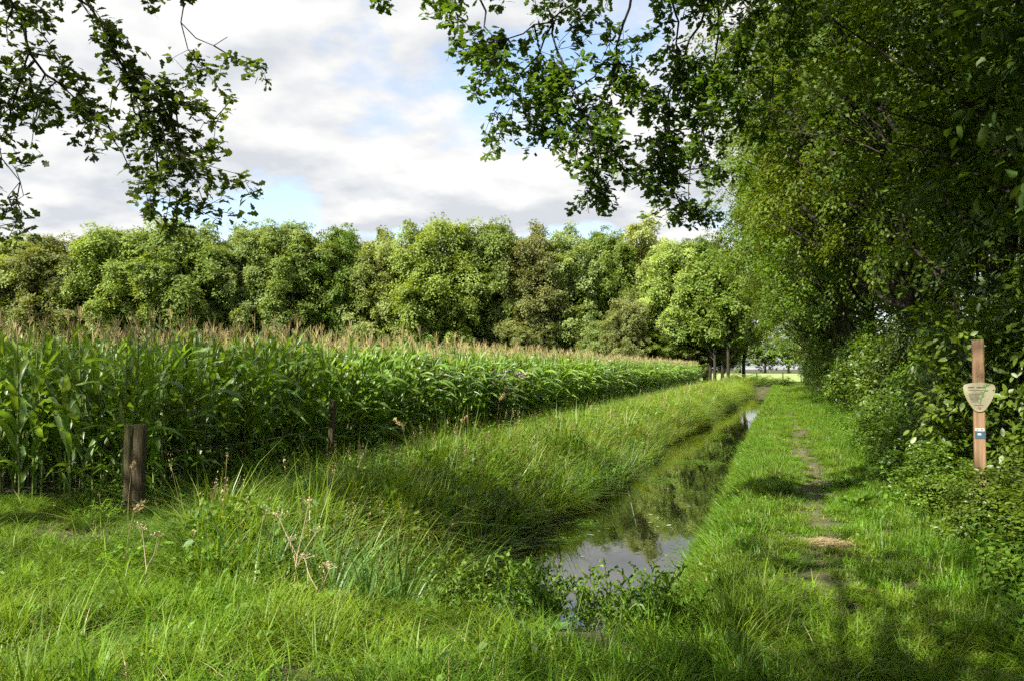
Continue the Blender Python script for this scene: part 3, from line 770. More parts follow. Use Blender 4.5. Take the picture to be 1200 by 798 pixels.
stalk_me = mb.mesh('stalk', M['stalk'])
def tassel_mb(seed, mb, mat=0, z0=1.96, sides=4):
    g = np.random.default_rng(seed)
    tube(mb, [(0, 0, z0), (0, 0, z0 + .13), (g.normal(0, .02), g.normal(0, .02), z0 + .26)], [.003, .005, .0025], sides, g.random(), mat)
    for i in range(5):
        a = g.random() * 6.28; s = g.uniform(.03, .09); h = g.uniform(.12, .2); zb = z0 + .05 + .015 * i
        d = np.array([math.cos(a), math.sin(a), 0])
        tube(mb, [np.array([0, 0, zb]), np.array([0, 0, zb + h * .6]) + d * s * .6, np.array([0, 0, zb + h]) + d * s], [.002, .0036, .002], 3, g.random(), mat, cap=False)
tas_me = []
for i in range(3):
    mb = MB(); tassel_mb(600 + i, mb); tas_me.append(mb.mesh('tassel', M['tassel']))
mb = MB()
tube(mb, [(.015, 0, 0), (.04, 0, .07), (.065, 0, .16), (.075, 0, .22)], [.012, .027, .022, .008], 7, .5)
cob_me = mb.mesh('cob', M['husk'])
mb = MB()
for i in range(6):
    a = i * 1.05
    tube(mb, [(.075, 0, .21), (.08 + .02 * math.cos(a), .02 * math.sin(a), .24), (.085 + .035 * math.cos(a), .035 * math.sin(a), .23)], [.003, .003, .002], 3, .2 * i % 1, cap=False)
silk_me = mb.mesh('silk', M['silk'])

def plant_layout(seed, nl=13):
    g = np.random.default_rng(seed)
    a = g.random() * 6.28
    out = []
    for i in range(nl):
        z = .22 + i * (1.82 - .22) / (nl - .2) + g.normal(0, .02)
        az = a + math.pi * (i % 2) + g.normal(0, .35)
        if i < 2: k = [0, 2][i % 2]; s = g.uniform(.55, .75)
        elif i < nl - 3: k = int(g.integers(0, 5)); s = g.uniform(.85, 1.1)
        else: k = [3, 1, 5][i % 3]; s = g.uniform(.6, .85) * (1 - .1 * (i - nl + 3))
        out.append((z, az, k, s, g.normal(0, .12)))
    return out
def joined_leaves(seed, mb, mat=0, nl=13, wide=1.0):
    g = np.random.default_rng(seed + 77)
    for z, az, k, s, tl in plant_layout(seed, nl):
        V, F = LEAF[k]
        V = V * s * np.array([1, wide, 1])
        c, n_ = math.cos(az), math.sin(az)
        V = np.stack([V[:, 0] * c - V[:, 1] * n_, V[:, 0] * n_ + V[:, 1] * c, V[:, 2] + z], 1)
        mb.add(V, F, g.random(), mat)
bush_me = []
for i in range(6):
    mb = MB(); joined_leaves(700 + i, mb); bush_me.append(mb.mesh('leaves', M['maize']))
full_me = []
for i in range(8):
    mb = MB(); joined_leaves(720 + i, mb)
    tube(mb, [(0, 0, -.05), (0, 0, 1), (0, 0, 1.98)], [.014, .012, .005], 5, .5, 1, cap=False)
    tassel_mb(620 + i, mb, 2, sides=3)
    full_me.append(mb.mesh('maize', [M['maize'], M['stalk'], M['tassel']]))

g = np.random.default_rng(21)
pts = []
for r in range(0, 60):
    step = .17 if r < 12 else .5
    yy = np.arange(8.35, 95, step)
    x0 = -7.5 - .75 * r
    yy = yy + g.normal(0, .03, len(yy))
    xx = x0 + g.normal(0, .04, len(yy)) - .012 * (yy - 8)
    lim = 94 + (xx + 8) * .27
    front = yy < 15
    keep = (yy < lim)
    if step > .3:
        y2 = np.arange(8.35, 14, .17); y2 = y2 + g.normal(0, .03, len(y2))
        x2 = np.full(len(y2), x0) + g.normal(0, .04, len(y2)) - .012 * (y2 - 8)
        keep &= yy >= 14
        xx = np.concatenate([xx[keep], x2]); yy = np.concatenate([yy[keep], y2])
    else:
        xx, yy = xx[keep], yy[keep]
    pts.append(np.stack([xx, yy, np.full(len(xx), float(r))], 1))
pts = np.concatenate(pts)
vis = in_view(pts[:, 0], pts[:, 1], .12)
pts = pts[vis]
Dm = depth(pts[:, 0], pts[:, 1])
# the plants that show largest: the outermost rows at the corner
edge = np.minimum(pts[:, 2] * .75, (pts[:, 1] - 8.35))
score = Dm + 3.0 * edge
order = np.argsort(score)
near, rest = order[:300], order[300:]
G_M = 'maize plants along the edge of the field'
LAB_M = 'tall green maize plant with arching leaves at the near edge of the field'
for q, i in enumerate(near):
    x, y, r = pts[i]
    s = g.uniform(.92, 1.1) * 1.04
    root = empty('maize_plant', (x, y, float(gz(x, y)) - .01), g.random() * 6.28, (s, s, s * g.uniform(.95, 1.05)))
    root.rotation_euler[0] = g.normal(0, .03); root.rotation_euler[1] = g.normal(0, .03)
    tag(root, LAB_M, 'maize plant', G_M)
    link('stalk', stalk_me, root)
    link('tassel', tas_me[q % 3], root, rot=(0, 0, g.random() * 6))
    if q < 150:
        for z, az, k, s_, tl in plant_layout(1000 + q):
            link('leaf', leaf_me[k], root, (0, 0, z), (tl, 0, az), s_)
        if q % 3 == 0:
            zc_ = g.uniform(.85, 1.1); az = g.random() * 6
            c_ = link('cob', cob_me, root, (0, 0, zc_), (0, 0, az), 1.1); link('silk', silk_me, c_)
    else:
        l_ = link('leaves', bush_me[q % 6], root, rot=(0, 0, g.random() * 6)); l_['kind'] = 'stuff'
P = pts[rest]
z = gz(P[:, 0], P[:, 1]) - .01
sc3 = g.uniform(.9, 1.12, (len(P), 3)) * 1.04; sc3[:, 1] = sc3[:, 0]
scatter_stuff('maize_field', np.stack([P[:, 0], P[:, 1], z], 1), sc3, full_me, 'dense green maize crop with tan tassels filling the field', 'maize crop', .035, g)

# ------------------------------------------------------------------ grass and herbs
def blades(mb, g, n, h, spread, width, lean, curve, seg=4, mat=0, hv=.4, off=(0, 0), r0=None):
    qa = g.random(n) * 6.283; qr = spread * np.sqrt(g.random(n)) * (1 + .25 * np.sin(3 * qa))
    base = np.stack([off[0] + qr * np.cos(qa), off[1] + qr * np.sin(qa), np.zeros(n)], 1)
    az = g.random(n) * 6.283
    d = np.stack([np.cos(az), np.sin(az), np.zeros(n)], 1)
    hh = h * g.uniform(1 - hv, 1 + hv, n) * (1 + .25 * np.sin(base[:, 0] * 14 + 1) * np.cos(base[:, 1] * 11))
    le = np.abs(g.normal(lean, lean * .6, n)); cu = np.abs(g.normal(curve, curve * .5, n))
    t = np.linspace(0, 1, seg + 1)
    out = base[:, None] + d[:, None] * (hh[:, None] * (le[:, None] * t + cu[:, None] * t ** 2.2))[..., None]
    out[..., 2] += hh[:, None] * (t - .42 * np.minimum(cu, 1.3)[:, None] * t ** 2.4)
    sd = np.stack([-np.sin(az + g.normal(0, .5, n)), np.cos(az), np.zeros(n)], 1)
    w = width * g.uniform(.7, 1.3, n)[:, None] * np.maximum(.06, (1 - t ** 1.8)) * np.minimum(1, .6 + 2 * t)
    A = out + sd[:, None] * w[..., None] / 2; B = out - sd[:, None] * w[..., None] / 2
    V = np.stack([A, B], 2).reshape(-1, 3)
    m_ = 2 * (seg + 1)
    k = np.arange(seg) * 2
    F = np.stack([k, k + 1, k + 3, k + 2], 1)
    F = (F[None] + (np.arange(n) * m_)[:, None, None]).reshape(-1, 4)
    mb.add(V, F, np.repeat(g.random(n) if r0 is None else np.clip(r0 + g.normal(0, .2, n), 0, 1), m_), mat)
def tuft(seed, n, h, spread, width, lean, curve, mat, seg=4, straw=0, sh=0):
    g = np.random.default_rng(seed); mb = MB()
    blades(mb, g, n, h, spread, width, lean, curve, seg)
    if straw: blades(mb, g, straw, h * .8, spread * 1.2, width, lean * 1.5, curve * 1.4, seg, 1)
    for i in range(sh):       # flowering stems with a narrow seed head
        b = g.normal(0, spread, 2); e = b + g.normal(0, .12 * h, 2); H = h * g.uniform(1.15, 1.5)
        tube(mb, [(*b, 0), (*(b * .5 + e * .5), H * .6), (*e, H)], [.0022, .002, .0015], 3, .5, 1, cap=False)
        tube(mb, [(*e, H * .86), (*(e + (e - b) * .12), H * .95), (*(e + (e - b) * .3), H * 1.04)], [.002, .0075, .002], 4, .8, 1, cap=False)
    return mb.mesh('grass', [mat, M['straw']], smooth=True)
def mixed_patch(seed, R, k, nb, h, width, mat, leaves=40, straw=.08, heads=2, lsize=.05):
    """a patch of meadow: separate tussocks of unequal height, dry blades, small broad leaves and seed heads"""
    g = np.random.default_rng(seed); mb = MB()
    for i in range(k):
        a = g.random() * 6.283; q = R * math.sqrt(g.random())
        hh = h * g.uniform(.45, 1.25)
        blades(mb, g, int(nb * g.uniform(.6, 1.4)), hh, g.uniform(.03, .08), width * g.uniform(.6, 1.4), g.uniform(.15, .5), g.uniform(.25, 1.0), 4, 0, .35, (q * math.cos(a), q * math.sin(a)), g.random())
    blades(mb, g, max(1, int(k * nb * straw)), h * .7, R, width * .8, .5, .9, 4, 1)
    n = leaves
    a = g.random(n) * 6.283; q = R * np.sqrt(g.random(n))
    P = np.stack([q * np.cos(a), q * np.sin(a), h * g.uniform(.15, .8, n)], 1)
    scatter(mb, P, g.normal(0, .6, (n, 3)) + np.array([0, 0, 1]), lsize * g.uniform(.5, 1.4, n), 'oval', mat=2, rng=g)
    for i in range(heads):
        c = g.normal(0, R * .5, 2); e = c + g.normal(0, .12 * h, 2); H = h * g.uniform(1.0, 1.35)
        tube(mb, [(*c, 0), (*(c * .5 + e * .5), H * .6), (*e, H)], [.0022, .002, .0015], 3, .5, 1, cap=False)
        m_ = 16
        Q = np.array([*e, H]) + g.normal(0, 1, (m_, 3)) * np.array([.012, .012, .05])
        scatter(mb, Q, g.normal(size=(m_, 3)), .02 * g.uniform(.6, 1.3, m_), 'rhomb', np.tile([0, 0, 1.], (m_, 1)) + g.normal(0, .4, (m_, 3)), mat=1, rng=g)
    return mb.mesh('grass', [mat, M['straw'], M['herb']])
short_me = [mixed_patch(800 + i, .2, 14, 15, .1, .0085, M['lawn'], 16, .05, 0, .035) for i in range(5)]
mid_me = [mixed_patch(820 + i, .3, 20, 17, .21, .0085, M['grass'], 26, .05, 0, .05) for i in range(6)]
tall_me = [mixed_patch(840 + i, .3, 13, 15, .56, .0125, M['bank'], 130, .08, (2 if i % 3 == 0 else 0), .075) for i in range(8)]
long_me = [tuft(850 + i, 14, .42, .08, .0105, .3, .8, M['grass'], 6) for i in range(4)]
reed_me = [tuft(860 + i, 12, .75, .06, .02, .2, .5, M['reed'], 6) for i in range(4)]
def herb(seed, H, nst, ls):
    g = np.random.default_rng(seed); mb = MB()
    for s in range(nst):
        b = g.normal(0, .06, 2); e = b + g.normal(0, .12, 2); h = H * g.uniform(.6, 1.15)
        tube(mb, [(*b, 0), (*((b + e) / 2), h * .55), (*e, h)], [.004, .003, .002], 4, .5, cap=False)
        for k in range(7):
            f = .2 + .8 * k / 6
            p = np.array([*(b + (e - b) * f), h * f])
            for q in (0, 1):
                a = k * 1.57 + q * 3.14 + g.normal(0, .3)
                d = np.array([math.cos(a), math.sin(a), -.25])
                scatter(mb, p[None], np.array([[math.cos(a) * .35, math.sin(a) * .35, 1]]) + g.normal(0, .15, (1, 3)), np.array([ls * (1.15 - .55 * f) * g.uniform(.8, 1.2)]), 'oval', d[None], rng=g)
    return mb.mesh('herb', M['herb'])
def willow(seed, H):
    g = np.random.default_rng(seed); mb = MB()
    for s in range(5):
        b = g.normal(0, .08, 2); e = b + g.normal(0, .16, 2); h = H * g.uniform(.6, 1.2)
        tube(mb, [(*b, 0), (*((b + e) / 2), h * .55), (*e, h)], [.004, .003, .002], 4, .5, cap=False)
        for k in range(11):
            f = .15 + .85 * k / 10; a = k * 2.4 + g.normal(0, .3)
            V, F = maize_leaf(seed * 40 + s * 11 + k, .23 * (1.1 - .5 * f) * g.uniform(.8, 1.2), .017, 66, 5)
            V = np.stack([V[:, 0] * math.cos(a) - V[:, 1] * math.sin(a), V[:, 0] * math.sin(a) + V[:, 1] * math.cos(a), V[:, 2]], 1)
            mb.add(V + np.array([*(b + (e - b) * f), h * f]), F, g.random())
    return mb.mesh('willowherb', M['herb'])
willow_me = [willow(900 + i, .5) for i in range(3)]
herb_me = [herb(880 + i, .42, 4, .11) for i in range(4)]

def sample(n, x0, x1, y0, y1, seed):
    g = np.random.default_rng(seed)
    return g.uniform(x0, x1, n), g.uniform(y0, y1, n), g
def dens(x, y, d0, p): return np.minimum(1, (d0 / np.maximum(depth(x, y), .1)) ** p)
def patchy(x, y, s=1.0): return .5 + .5 * vnoise(x * s, y * s)
from mathutils import Matrix, Euler
def put(name, x, y, s, me, label, cat, g, tilt=.1, dz=-.01, slope=.1):
    """plants set on the ground, patches tipped with its slope"""
    z = gz(x, y) + dz
    o = scatter_stuff(name, np.stack([x, y, z], 1), s, me, label, cat, tilt, g)
    e = .15
    sx = (gz(x + e, y) - gz(x - e, y)) / (2 * e); sy = (gz(x, y + e) - gz(x, y - e)) / (2 * e)
    rot = np.zeros((len(x), 3))
    rz = g.random(len(x)) * 6.283
    for i in range(len(x)):
        nrm = Vector((-sx[i] * slope + g.normal(0, tilt * .5), -sy[i] * slope + g.normal(0, tilt * .5), 1))
        q = Vector((0, 0, 1)).rotation_difference(nrm).to_matrix() @ Matrix.Rotation(rz[i], 3, 'Z')
        rot[i] = q.to_euler()
    o.data.attributes['rot'].data.foreach_set('vector', rot.ravel())
    return o

def dry_land(x, y):
    a = sst(5.1, 6.4, y + .25 * np.sin(x * 1.1)) > .55
    return ~((x > left_edge(y) - .12) & (x < right_edge(y) + .1) & a & (y < 83))

# foreground verge
x, y, g = sample(1150, -9.5, 4.5, 2.2, 8.4, 31)
bare = .97 * np.exp(-(((x + 7.0) / 1.4) ** 2 + ((y - 6.85) / 1.0) ** 2) * .8)
yend = 5.5 + .2 * np.sin(x * 1.1) + np.where(x < -4.2, 2.9, 0) + np.where(x > -.7, 1.4, 0)
ok = in_view(x, y, .12) & (y < yend) & dry_land(x, y) & (g.random(len(x)) > bare * .93)
ok &= ~((np.abs(x - path_x(y)) < .3) & (y > 6.0))
x, y = x[ok], y[ok]
hs = (.6 + .8 * patchy(x, y, 1.6)) * np.where(x > -.2, .62, 1) * g.uniform(.75, 1.3, len(x)) * np.where((x < -4.5) & (y > 6.0), .6, 1) * (1 - .4 * sst(4.4, 5.4, y) * ((x > -3.4) & (x < -.6)))
put('meadow_grass', x, y, np.stack([np.full(len(x), 1.0), np.full(len(x), 1.0), hs], 1), mid_me, 'long lush green grass covering the foreground verge', 'grass', g, .14, slope=.8)
x, y, g = sample(520, -9, 2.5, 2.8, 7.5, 38)
ok = in_view(x, y, .1) & dry_land(x, y) & ~((x < -5) & (y > 6.3)) & (patchy(x + 5, y + 2, 1.2) > .4) & (x < .1)
x, y = x[ok], y[ok]
x2, y2 = g.uniform(-7.2, -3.2, 1500), g.uniform(7.4, 45, 1500)
ok = in_view(x2, y2, .1) & (x2 < left_edge(y2) - .2) & (g.random(1500) < dens(x2, y2, 12, .7)) & ~((x2 < -5.4) & (y2 < 8.2))
x, y = np.concatenate([x, x2[ok]]), np.concatenate([y, y2[ok]])
put('coarse_grass', x, y, g.uniform(.35, .85, len(x)), long_me, 'coarse arching grass blades standing above the verge and the bank', 'grass', g, .2)
# left meadow and bank
x, y, g = sample(9700, -8.2, -2.5, 5.6, 98, 32)
tall = sst(-5.6, -4.2, x + .5 * vnoise(x, y * .6))
ok = in_view(x, y, .12) & dry_land(x, y) & (g.random(len(x)) < dens(x, y, 12, .6)) & (x < left_edge(y) - .02 - .24 * np.clip(depth(x, y) / 26, .9, 2.0)) & (g.random(len(x)) > 1.2 * np.exp(-(((x + 7.0) / 1.4) ** 2 + ((y - 6.85) / 1.1) ** 2) * .8))
x, y, tall = x[ok], y[ok], tall[ok]
tk_ = g.random(len(x)) < (.2 + .8 * tall)
wide = np.clip(depth(x, y) / 26, .9, 2.0)
a = tk_
hs = g.uniform(.6, 1.25, len(x)) * (.7 + .6 * patchy(x, y, .9)) * (.62 + .38 * sst(0, .8, left_edge(y) - x))
put('bank_grass', x[a], y[a], np.stack([wide[a], wide[a], hs[a] * (.62 + .58 * tall[a])], 1), tall_me, 'tall sunlit waving grass on the left bank of the ditch', 'grass', g, .16, slope=.12)
a = ~tk_
put('field_edge_grass', x[a], y[a], np.stack([wide[a], wide[a], hs[a] * 1.1], 1), mid_me, 'green grass between the maize and the ditch bank', 'grass', g, .14, slope=.8)
# right bank and path strip
x, y, g = sample(9000, -1.1, 2.6, 5.6, 96, 33)
d = np.abs(x - path_x(y))
ok = in_view(x, y, .12) & dry_land(x, y) & (x > right_edge(y) + .05 + .09 * np.clip(depth(x, y) / 24, .9, 2.0)) & (g.random(len(x)) < dens(x, y, 13, .7)) & (g.random(len(x)) < np.clip((d - .06) / .2, .26, 1) * (np.hypot((x - .42) / .34, (y - 8.95) / .36) > g.uniform(.6, 1.2, len(x))))
x, y = x[ok], y[ok]; d = d[ok]
wide = np.clip(depth(x, y) / 24, .9, 2.0)
hs = g.uniform(.7, 1.3, len(x)) * (.28 + 1.2 * np.clip(d - .05, 0, 1.0)) * (.8 + .5 * patchy(x, y, 1.3)) * 1.25
put('path_grass', x, y, np.stack([wide, wide, hs], 1), short_me, 'short bright green grass either side of the footpath', 'grass', g, .12, slope=.9)
x, y, g = sample(520, -1.05, -.3, 6.6, 82, 34)
ok = in_view(x, y) & (x > right_edge(y) - .05) & (g.random(len(x)) < dens(x, y, 12, .6)) & (x > right_edge(y) + .08)
x, y = x[ok], y[ok]
put('ditch_edge_grass', x, y, np.stack([np.full(len(x), .5), np.full(len(x), .5), g.uniform(.4, .85, len(x))], 1), mid_me, 'drooping grass fringe along the right edge of the water', 'grass', g, .2, slope=.6)
# reeds at the near end and along the left waterline
x, y, g = sample(900, -4.1, -.6, 5.2, 8.5, 35)
ok = (g.random(900) < .5 * np.exp(-((y - 5.9) / .5) ** 2)) & (x < -2.5)
y2 = g.uniform(8, 60, 500); x2 = left_edge(y2) + g.uniform(-.4, -.05, 500)
ok2 = g.random(500) < .35 * dens(x2, y2, 12, .8)
x, y = np.concatenate([x[ok], x2[ok2]]), np.concatenate([y[ok], y2[ok2]])
put('reeds', x, y, g.uniform(.6, 1.1, len(x)), reed_me, 'broad-bladed reeds growing out of the near end of the ditch', 'reeds', g, .15)
# herbs at the field edge, on the verge and under the hedge
x, y, g = sample(9000, -8.2, -3.6, 6.5, 60, 36)
ok = in_view(x, y) & (g.random(len(x)) < dens(x, y, 10, .9) * .3) & (patchy(x + 3, y, .8) > .42) & dry_land(x, y) & ~((x < -5.5) & (y < 7.9))
xa, ya = x[ok], y[ok]
xb, yb = g.uniform(1.45, 2.6, 1800), g.uniform(4.5, 60, 1800)
okb = in_view(xb, yb) & (g.random(1800) < dens(xb, yb, 9, .8))
xc, yc = g.uniform(-3.2, -.1, 22), g.uniform(3.9, 5.1, 22)
x = np.concatenate([xa, xb[okb]]); y = np.concatenate([ya, yb[okb]])
xw = np.concatenate([g.uniform(-2.3, -.6, 26), g.uniform(-3.9, -3.2, 14)]); yw = np.concatenate([g.uniform(5.3, 6.1, 26), g.uniform(6.0, 9, 14)])
put('willowherb', xw, yw, g.uniform(.4, .85, len(xw)), willow_me, 'narrow-leaved green waterside herbs crowding the near end of the ditch', 'herbs', g, .15)
put('herbs', x, y, g.uniform(.6, 1.15, len(x)) , herb_me, 'nettles and other leafy herbs among the grass', 'herbs', g, .12)

# dry cut grass lying on the path
def straw_heap(seed, cx, cy, rx, ry, n, label):
    g = np.random.default_rng(seed); mb = MB()
    a = g.random(n) * 6.283; q = np.sqrt(g.random(n)) * (1 + .3 * np.sin(3 * a + seed) + .2 * np.sin(5 * a)) * g.uniform(.7, 1.25, n)
    x = cx + rx * q * np.cos(a); y = cy + ry * q * np.sin(a); z = gz(x, y) + .012 + .03 * g.random(n) * (1 - q)
    an = g.random(n) * 6.283; ln = g.uniform(.05, .14, n)
    dv = np.stack([np.cos(an), np.sin(an), g.normal(0, .12, n)], 1) * ln[:, None]
    sd = np.stack([-np.sin(an), np.cos(an), g.normal(0, .3, n)], 1) * .0025
    c = np.stack([x, y, z], 1)
    V = np.stack([c - dv / 2 - sd, c - dv / 2 + sd, c + dv / 2 + sd * .5, c + dv / 2 - sd * .5], 1).reshape(-1, 3)
    mb.add(V, np.arange(4 * n).reshape(-1, 4), np.repeat(g.random(n), 4))
    o = link('dry_grass', mb.mesh('dry_grass', M['straw']))
    return tag(o, label, 'dry grass', kind='stuff')
straw_heap(1, .42, 8.95, .28, .26, 620, 'pale dry cut grass lying on the near bare patch of the path')
straw_heap(2, .38, 13.2, .15, .5, 160, 'thin dry grass on the second bare patch of the path')
straw_heap(3, -6.35, 8.0, .42, .22, 500, 'dry brown litter at the foot of the thick post')

# ------------------------------------------------------------------ posts, wire and sign
def old_post(seed, H, w, d, mat):
    g = np.random.default_rng(seed); mb = MB()
    n = 10
    rings = []
    zs = np.array([-.3, 0, .18 * H, .36 * H, .54 * H, .72 * H, .88 * H, .985 * H, H])
    for z in zs:
        s = 1.0 if z < .98 * H else (.985 if z < H else .9)
        k = np.array([[-.5, -.42], [-.42, -.5], [-.1, -.5], [-.06, -.44], [-.02, -.5], [.42, -.5], [.5, -.42], [.5, .42], [.42, .5], [-.42, .5], [-.5, .42]])
        k = k * s * np.array([w, d]) + g.normal(0, .004, k.shape)
        rings.append(np.concatenate([k, np.full((len(k), 1), z) + (g.normal(0, .008, (len(k), 1)) if z > .9 * H else 0)], 1))
    m_ = len(rings[0]); V = np.concatenate(rings)
    F = [(i * m_ + k, i * m_ + (k + 1) % m_, (i + 1) * m_ + (k + 1) % m_, (i + 1) * m_ + k) for i in range(len(zs) - 1) for k in range(m_)]
    mb.add(V, F)
    mb.add(rings[-1], [list(range(m_))])
    return mb.mesh('post', mat, smooth=False)
M['mossy'] = noise_mat('mossy_timber', [(.034, .036, .013), (.06, .055, .023), (.075, .056, .033), (.036, .028, .02)], 4, .95, 1.0, (1.5, 1.5, .18), bscale=16)
p1 = link('fence_post', old_post(41, 1.07, .21, .19, M['mossy']), loc=(-6.98, 7.95, 0), rot=(.01, .012, rad(30)))
tag(p1, 'thick mossy square timber post standing at the corner of the maize field', 'post')
p2 = link('fence_post', old_post(42, 1.2, .085, .085, M['mossy']), loc=(-6.9, 12.2, 0), rot=(-.01, .03, rad(10)))
tag(p2, 'slender weathered fence post against the maize, beyond the thick post', 'post')
p3 = link('fence_post', old_post(43, .8, .085, .085, M['mossy']), loc=(-7.3, 17.6, 0), rot=(.02, -.02, rad(25)))
tag(p3, 'slender weathered fence post half hidden in grass before the pink-flowered bush', 'post')
M['wire'] = noise_mat('rusty_wire', [(.1, .07, .05), (.2, .16, .13)], 60, .6, 0)
def wire(pa, pb_, label, sag=.06):
    mb = MB(); n = 28
    tt = np.linspace(0, 1, n)[:, None]
    P = np.array(pa) * (1 - tt) + np.array(pb_) * tt; P[:, 2] -= sag * 4 * (tt * (1 - tt))[:, 0]
    tube(mb, P, .0028, 4)
    root = link('barbed_wire', mb.mesh('barbed_wire', M['wire']))
    tag(root, label, 'wire')
    bmb = MB()
    for k in range(3):
        a = k * 2.1
        d = np.array([0, math.cos(a), math.sin(a)]) * .022
        tube(bmb, [-d, d], [.0022, .0022], 3, cap=False)
    bme = bmb.mesh('barb', M['wire'])
    for k in range(2, n - 1, 2): link('barb', bme, root, tuple(P[k]), (0, 0, 1.6))
wire((-6.98, 8.07, .74), (-6.9, 12.15, .78), 'rusty barbed wire strung from the thick post to the slender post')
wire((-6.9, 12.27, .78), (-7.3, 17.55, .66), 'rusty barbed wire running on beyond the slender post into the grass')

# sign post with a shield-shaped plate
M['newwood'] = noise_mat('brown_timber', [(.12, .075, .04), (.2, .125, .068), (.26, .165, .092)], 6, .75, .5, (3, 3, .12), bscale=14)
M['plate'] = noise_mat('sign_plate', [(.21, .2, .125), (.27, .26, .165)], 5, .5, .05)
M['ink'] = plain_mat('dark_ink', (.05, .045, .035), .6)
M['inkgreen'] = plain_mat('green_ink', (.07, .17, .03), .6)
M['inkred'] = plain_mat('red_ink', (.28, .08, .06), .6)
M['blue'] = plain_mat('sticker_blue', (.03, .075, .1), .5)
M['white'] = plain_mat('sticker_white', (.42, .44, .43), .5)
sp = empty('sign_post', (1.86, 9.45, 0), rad(-6))
tag(sp, 'square brown timber post carrying a shield-shaped pale information plate in the hedge', 'sign post')
def boxmb(x0, x1, y0, y1, z0, z1, bev=.004):
    import bmesh
    bm = bmesh.new(); bmesh.ops.create_cube(bm, size=1)
    for v in bm.verts:
        v.co = Vector(((x0 + x1) / 2 + v.co.x * (x1 - x0), (y0 + y1) / 2 + v.co.y * (y1 - y0), (z0 + z1) / 2 + v.co.z * (z1 - z0)))
    if bev: bmesh.ops.bevel(bm, geom=bm.edges[:], offset=bev, segments=2, affect='EDGES')
    me = bpy.data.meshes.new('box'); bm.to_mesh(me); bm.free()
    return me
def box(name, x0, x1, y0, y1, z0, z1, mat, parent, bev=.004):
    me = boxmb(x0, x1, y0, y1, z0, z1, bev); me.materials.append(mat)
    return link(name, me, parent)
box('post', -.05, .05, -.05, .05, -.4, 1.985, M['newwood'], sp, .006)
# plate outline, turned slightly to the ditch
ol = []
def bez(p0, p1, p2, n=8):
    return [((1 - t) ** 2 * p0[0] + 2 * t * (1 - t) * p1[0] + t * t * p2[0], (1 - t) ** 2 * p0[1] + 2 * t * (1 - t) * p1[1] + t * t * p2[1]) for t in np.linspace(0, 1, n, endpoint=False)]
ol += bez((-.125, .112), (0, .15), (.125, .112)); ol += bez((.125, .112), (.142, .1), (.14, .07), 4); ol += bez((.14, .07), (.125, -.04), (.045, -.14))
ol += bez((.045, -.14), (0, -.172), (-.045, -.14), 6); ol += bez((-.045, -.14), (-.125, -.04), (-.14, .07)); ol += bez((-.14, .07), (-.142, .1), (-.125, .112), 4)
ol = np.array(ol)[::-1]
def slab(name, O, y0, y1, mat, parent, zc=1.435):
    n = len(O); mb = MB()
    A = np.stack([O[:, 0], np.full(n, y0), O[:, 1] + zc], 1); B = np.stack([O[:, 0], np.full(n, y1), O[:, 1] + zc], 1)
    mb.add(np.concatenate([A, B]), [(k, (k + 1) % n, n + (k + 1) % n, n + k) for k in range(n)])
    mb.add(A, [list(range(n))[::-1]]); mb.add(B, [list(range(n))])
    return link(name, mb.mesh(name, mat, smooth=False), parent)
pl = slab('plate', ol, -.060, -.0515, M['plate'], sp); tag(pl, 'pale shield-shaped plate with dark lettering and a green plant')
def strip(name, x0, x1, z0, z1, mat, parent=None, y=-.0625):
    O = np.array([(x0, z0), (x1, z0), (x1, z1), (x0, z1)])
    return slab(name, O, y, y + .0015, mat, parent or pl)
g = np.random.default_rng(3)
# two heading words, a line under them, then text lines
for nm, x, x1, zc_, h in [('lettering', -.098, -.045, .083, .012), ('lettering', -.022, .045, .083, .013)]:
    xx = x
    while xx < x1:
        w_ = g.uniform(.005, .009)
        strip('lettering', xx, xx + w_, zc_ - h / 2 * g.uniform(.7, 1), zc_ + h / 2 * g.uniform(.7, 1.2), M['ink'])
        xx += w_ + .0022
strip('rule_line', -.1, .075, .056, .0585, M['ink'])
strip('rule_line', -.095, .03, .018, .0215, M['ink'])
for k, (xa, xb) in enumerate([(-.092, -.005), (-.088, .0), (-.084, -.008), (-.08, -.002), (-.074, -.012), (-.066, -.004)]):
    strip('text_line', xa, xb, .003 - k * .0125, .0062 - k * .0125, M['ink'])
strip('text_line', -.045, .035, -.092, -.089, M['ink'])
stem = np.array([(.0, -.08), (.006, -.08), (.03, .0), (.05, .05), (.062, .1), (.056, .1), (.043, .052), (.023, .002)])
slab('printed_stem', stem, -.0625, -.061, M['inkgreen'], pl)
for cx, cz, a, l in [(.058, .095, .6, .045), (.06, .085, 2.4, .04), (.045, .045, .4, .04), (.04, .03, 2.7, .035), (.02, -.01, .5, .03), (.015, -.03, 2.6, .03), (.06, .1, 1.5, .03)]:
    d = np.array([math.cos(a), math.sin(a)]); q = np.array([-d[1], d[0]])
    c = np.array([cx, cz])
    O = np.array([c, c + d * l * .5 - q * l * .2, c + d * l, c + d * l * .5 + q * l * .2])
    slab('printed_leaf', O, -.0632, -.0618, M['inkgreen'], pl)
O = np.array([(.0 + .016 * math.cos(a), -.118 + .014 * math.sin(a)) for a in np.linspace(0, 6.283, 12, endpoint=False)])
slab('emblem', O, -.0625, -.061, M['inkred'], pl)
slab('rivet', np.array([(.122 + .007 * math.cos(a), .058 + .007 * math.sin(a)) for a in np.linspace(0, 6.283, 10, endpoint=False)]), -.064, -.06, M['ink'], pl)
st = box('sticker', -.044, .044, -.0525, -.0504, 1.015, 1.095, M['blue'], sp, 0)
tag(st, 'small blue and white waymark sticker')
strip('waymark', -.04, .04, -.372 + .028, -.372 + .03 + .026, M['white'], st, -.0545)
strip('waymark', -.02, .012, -.372 - .012, -.372 + .006, M['white'], st, -.0545)
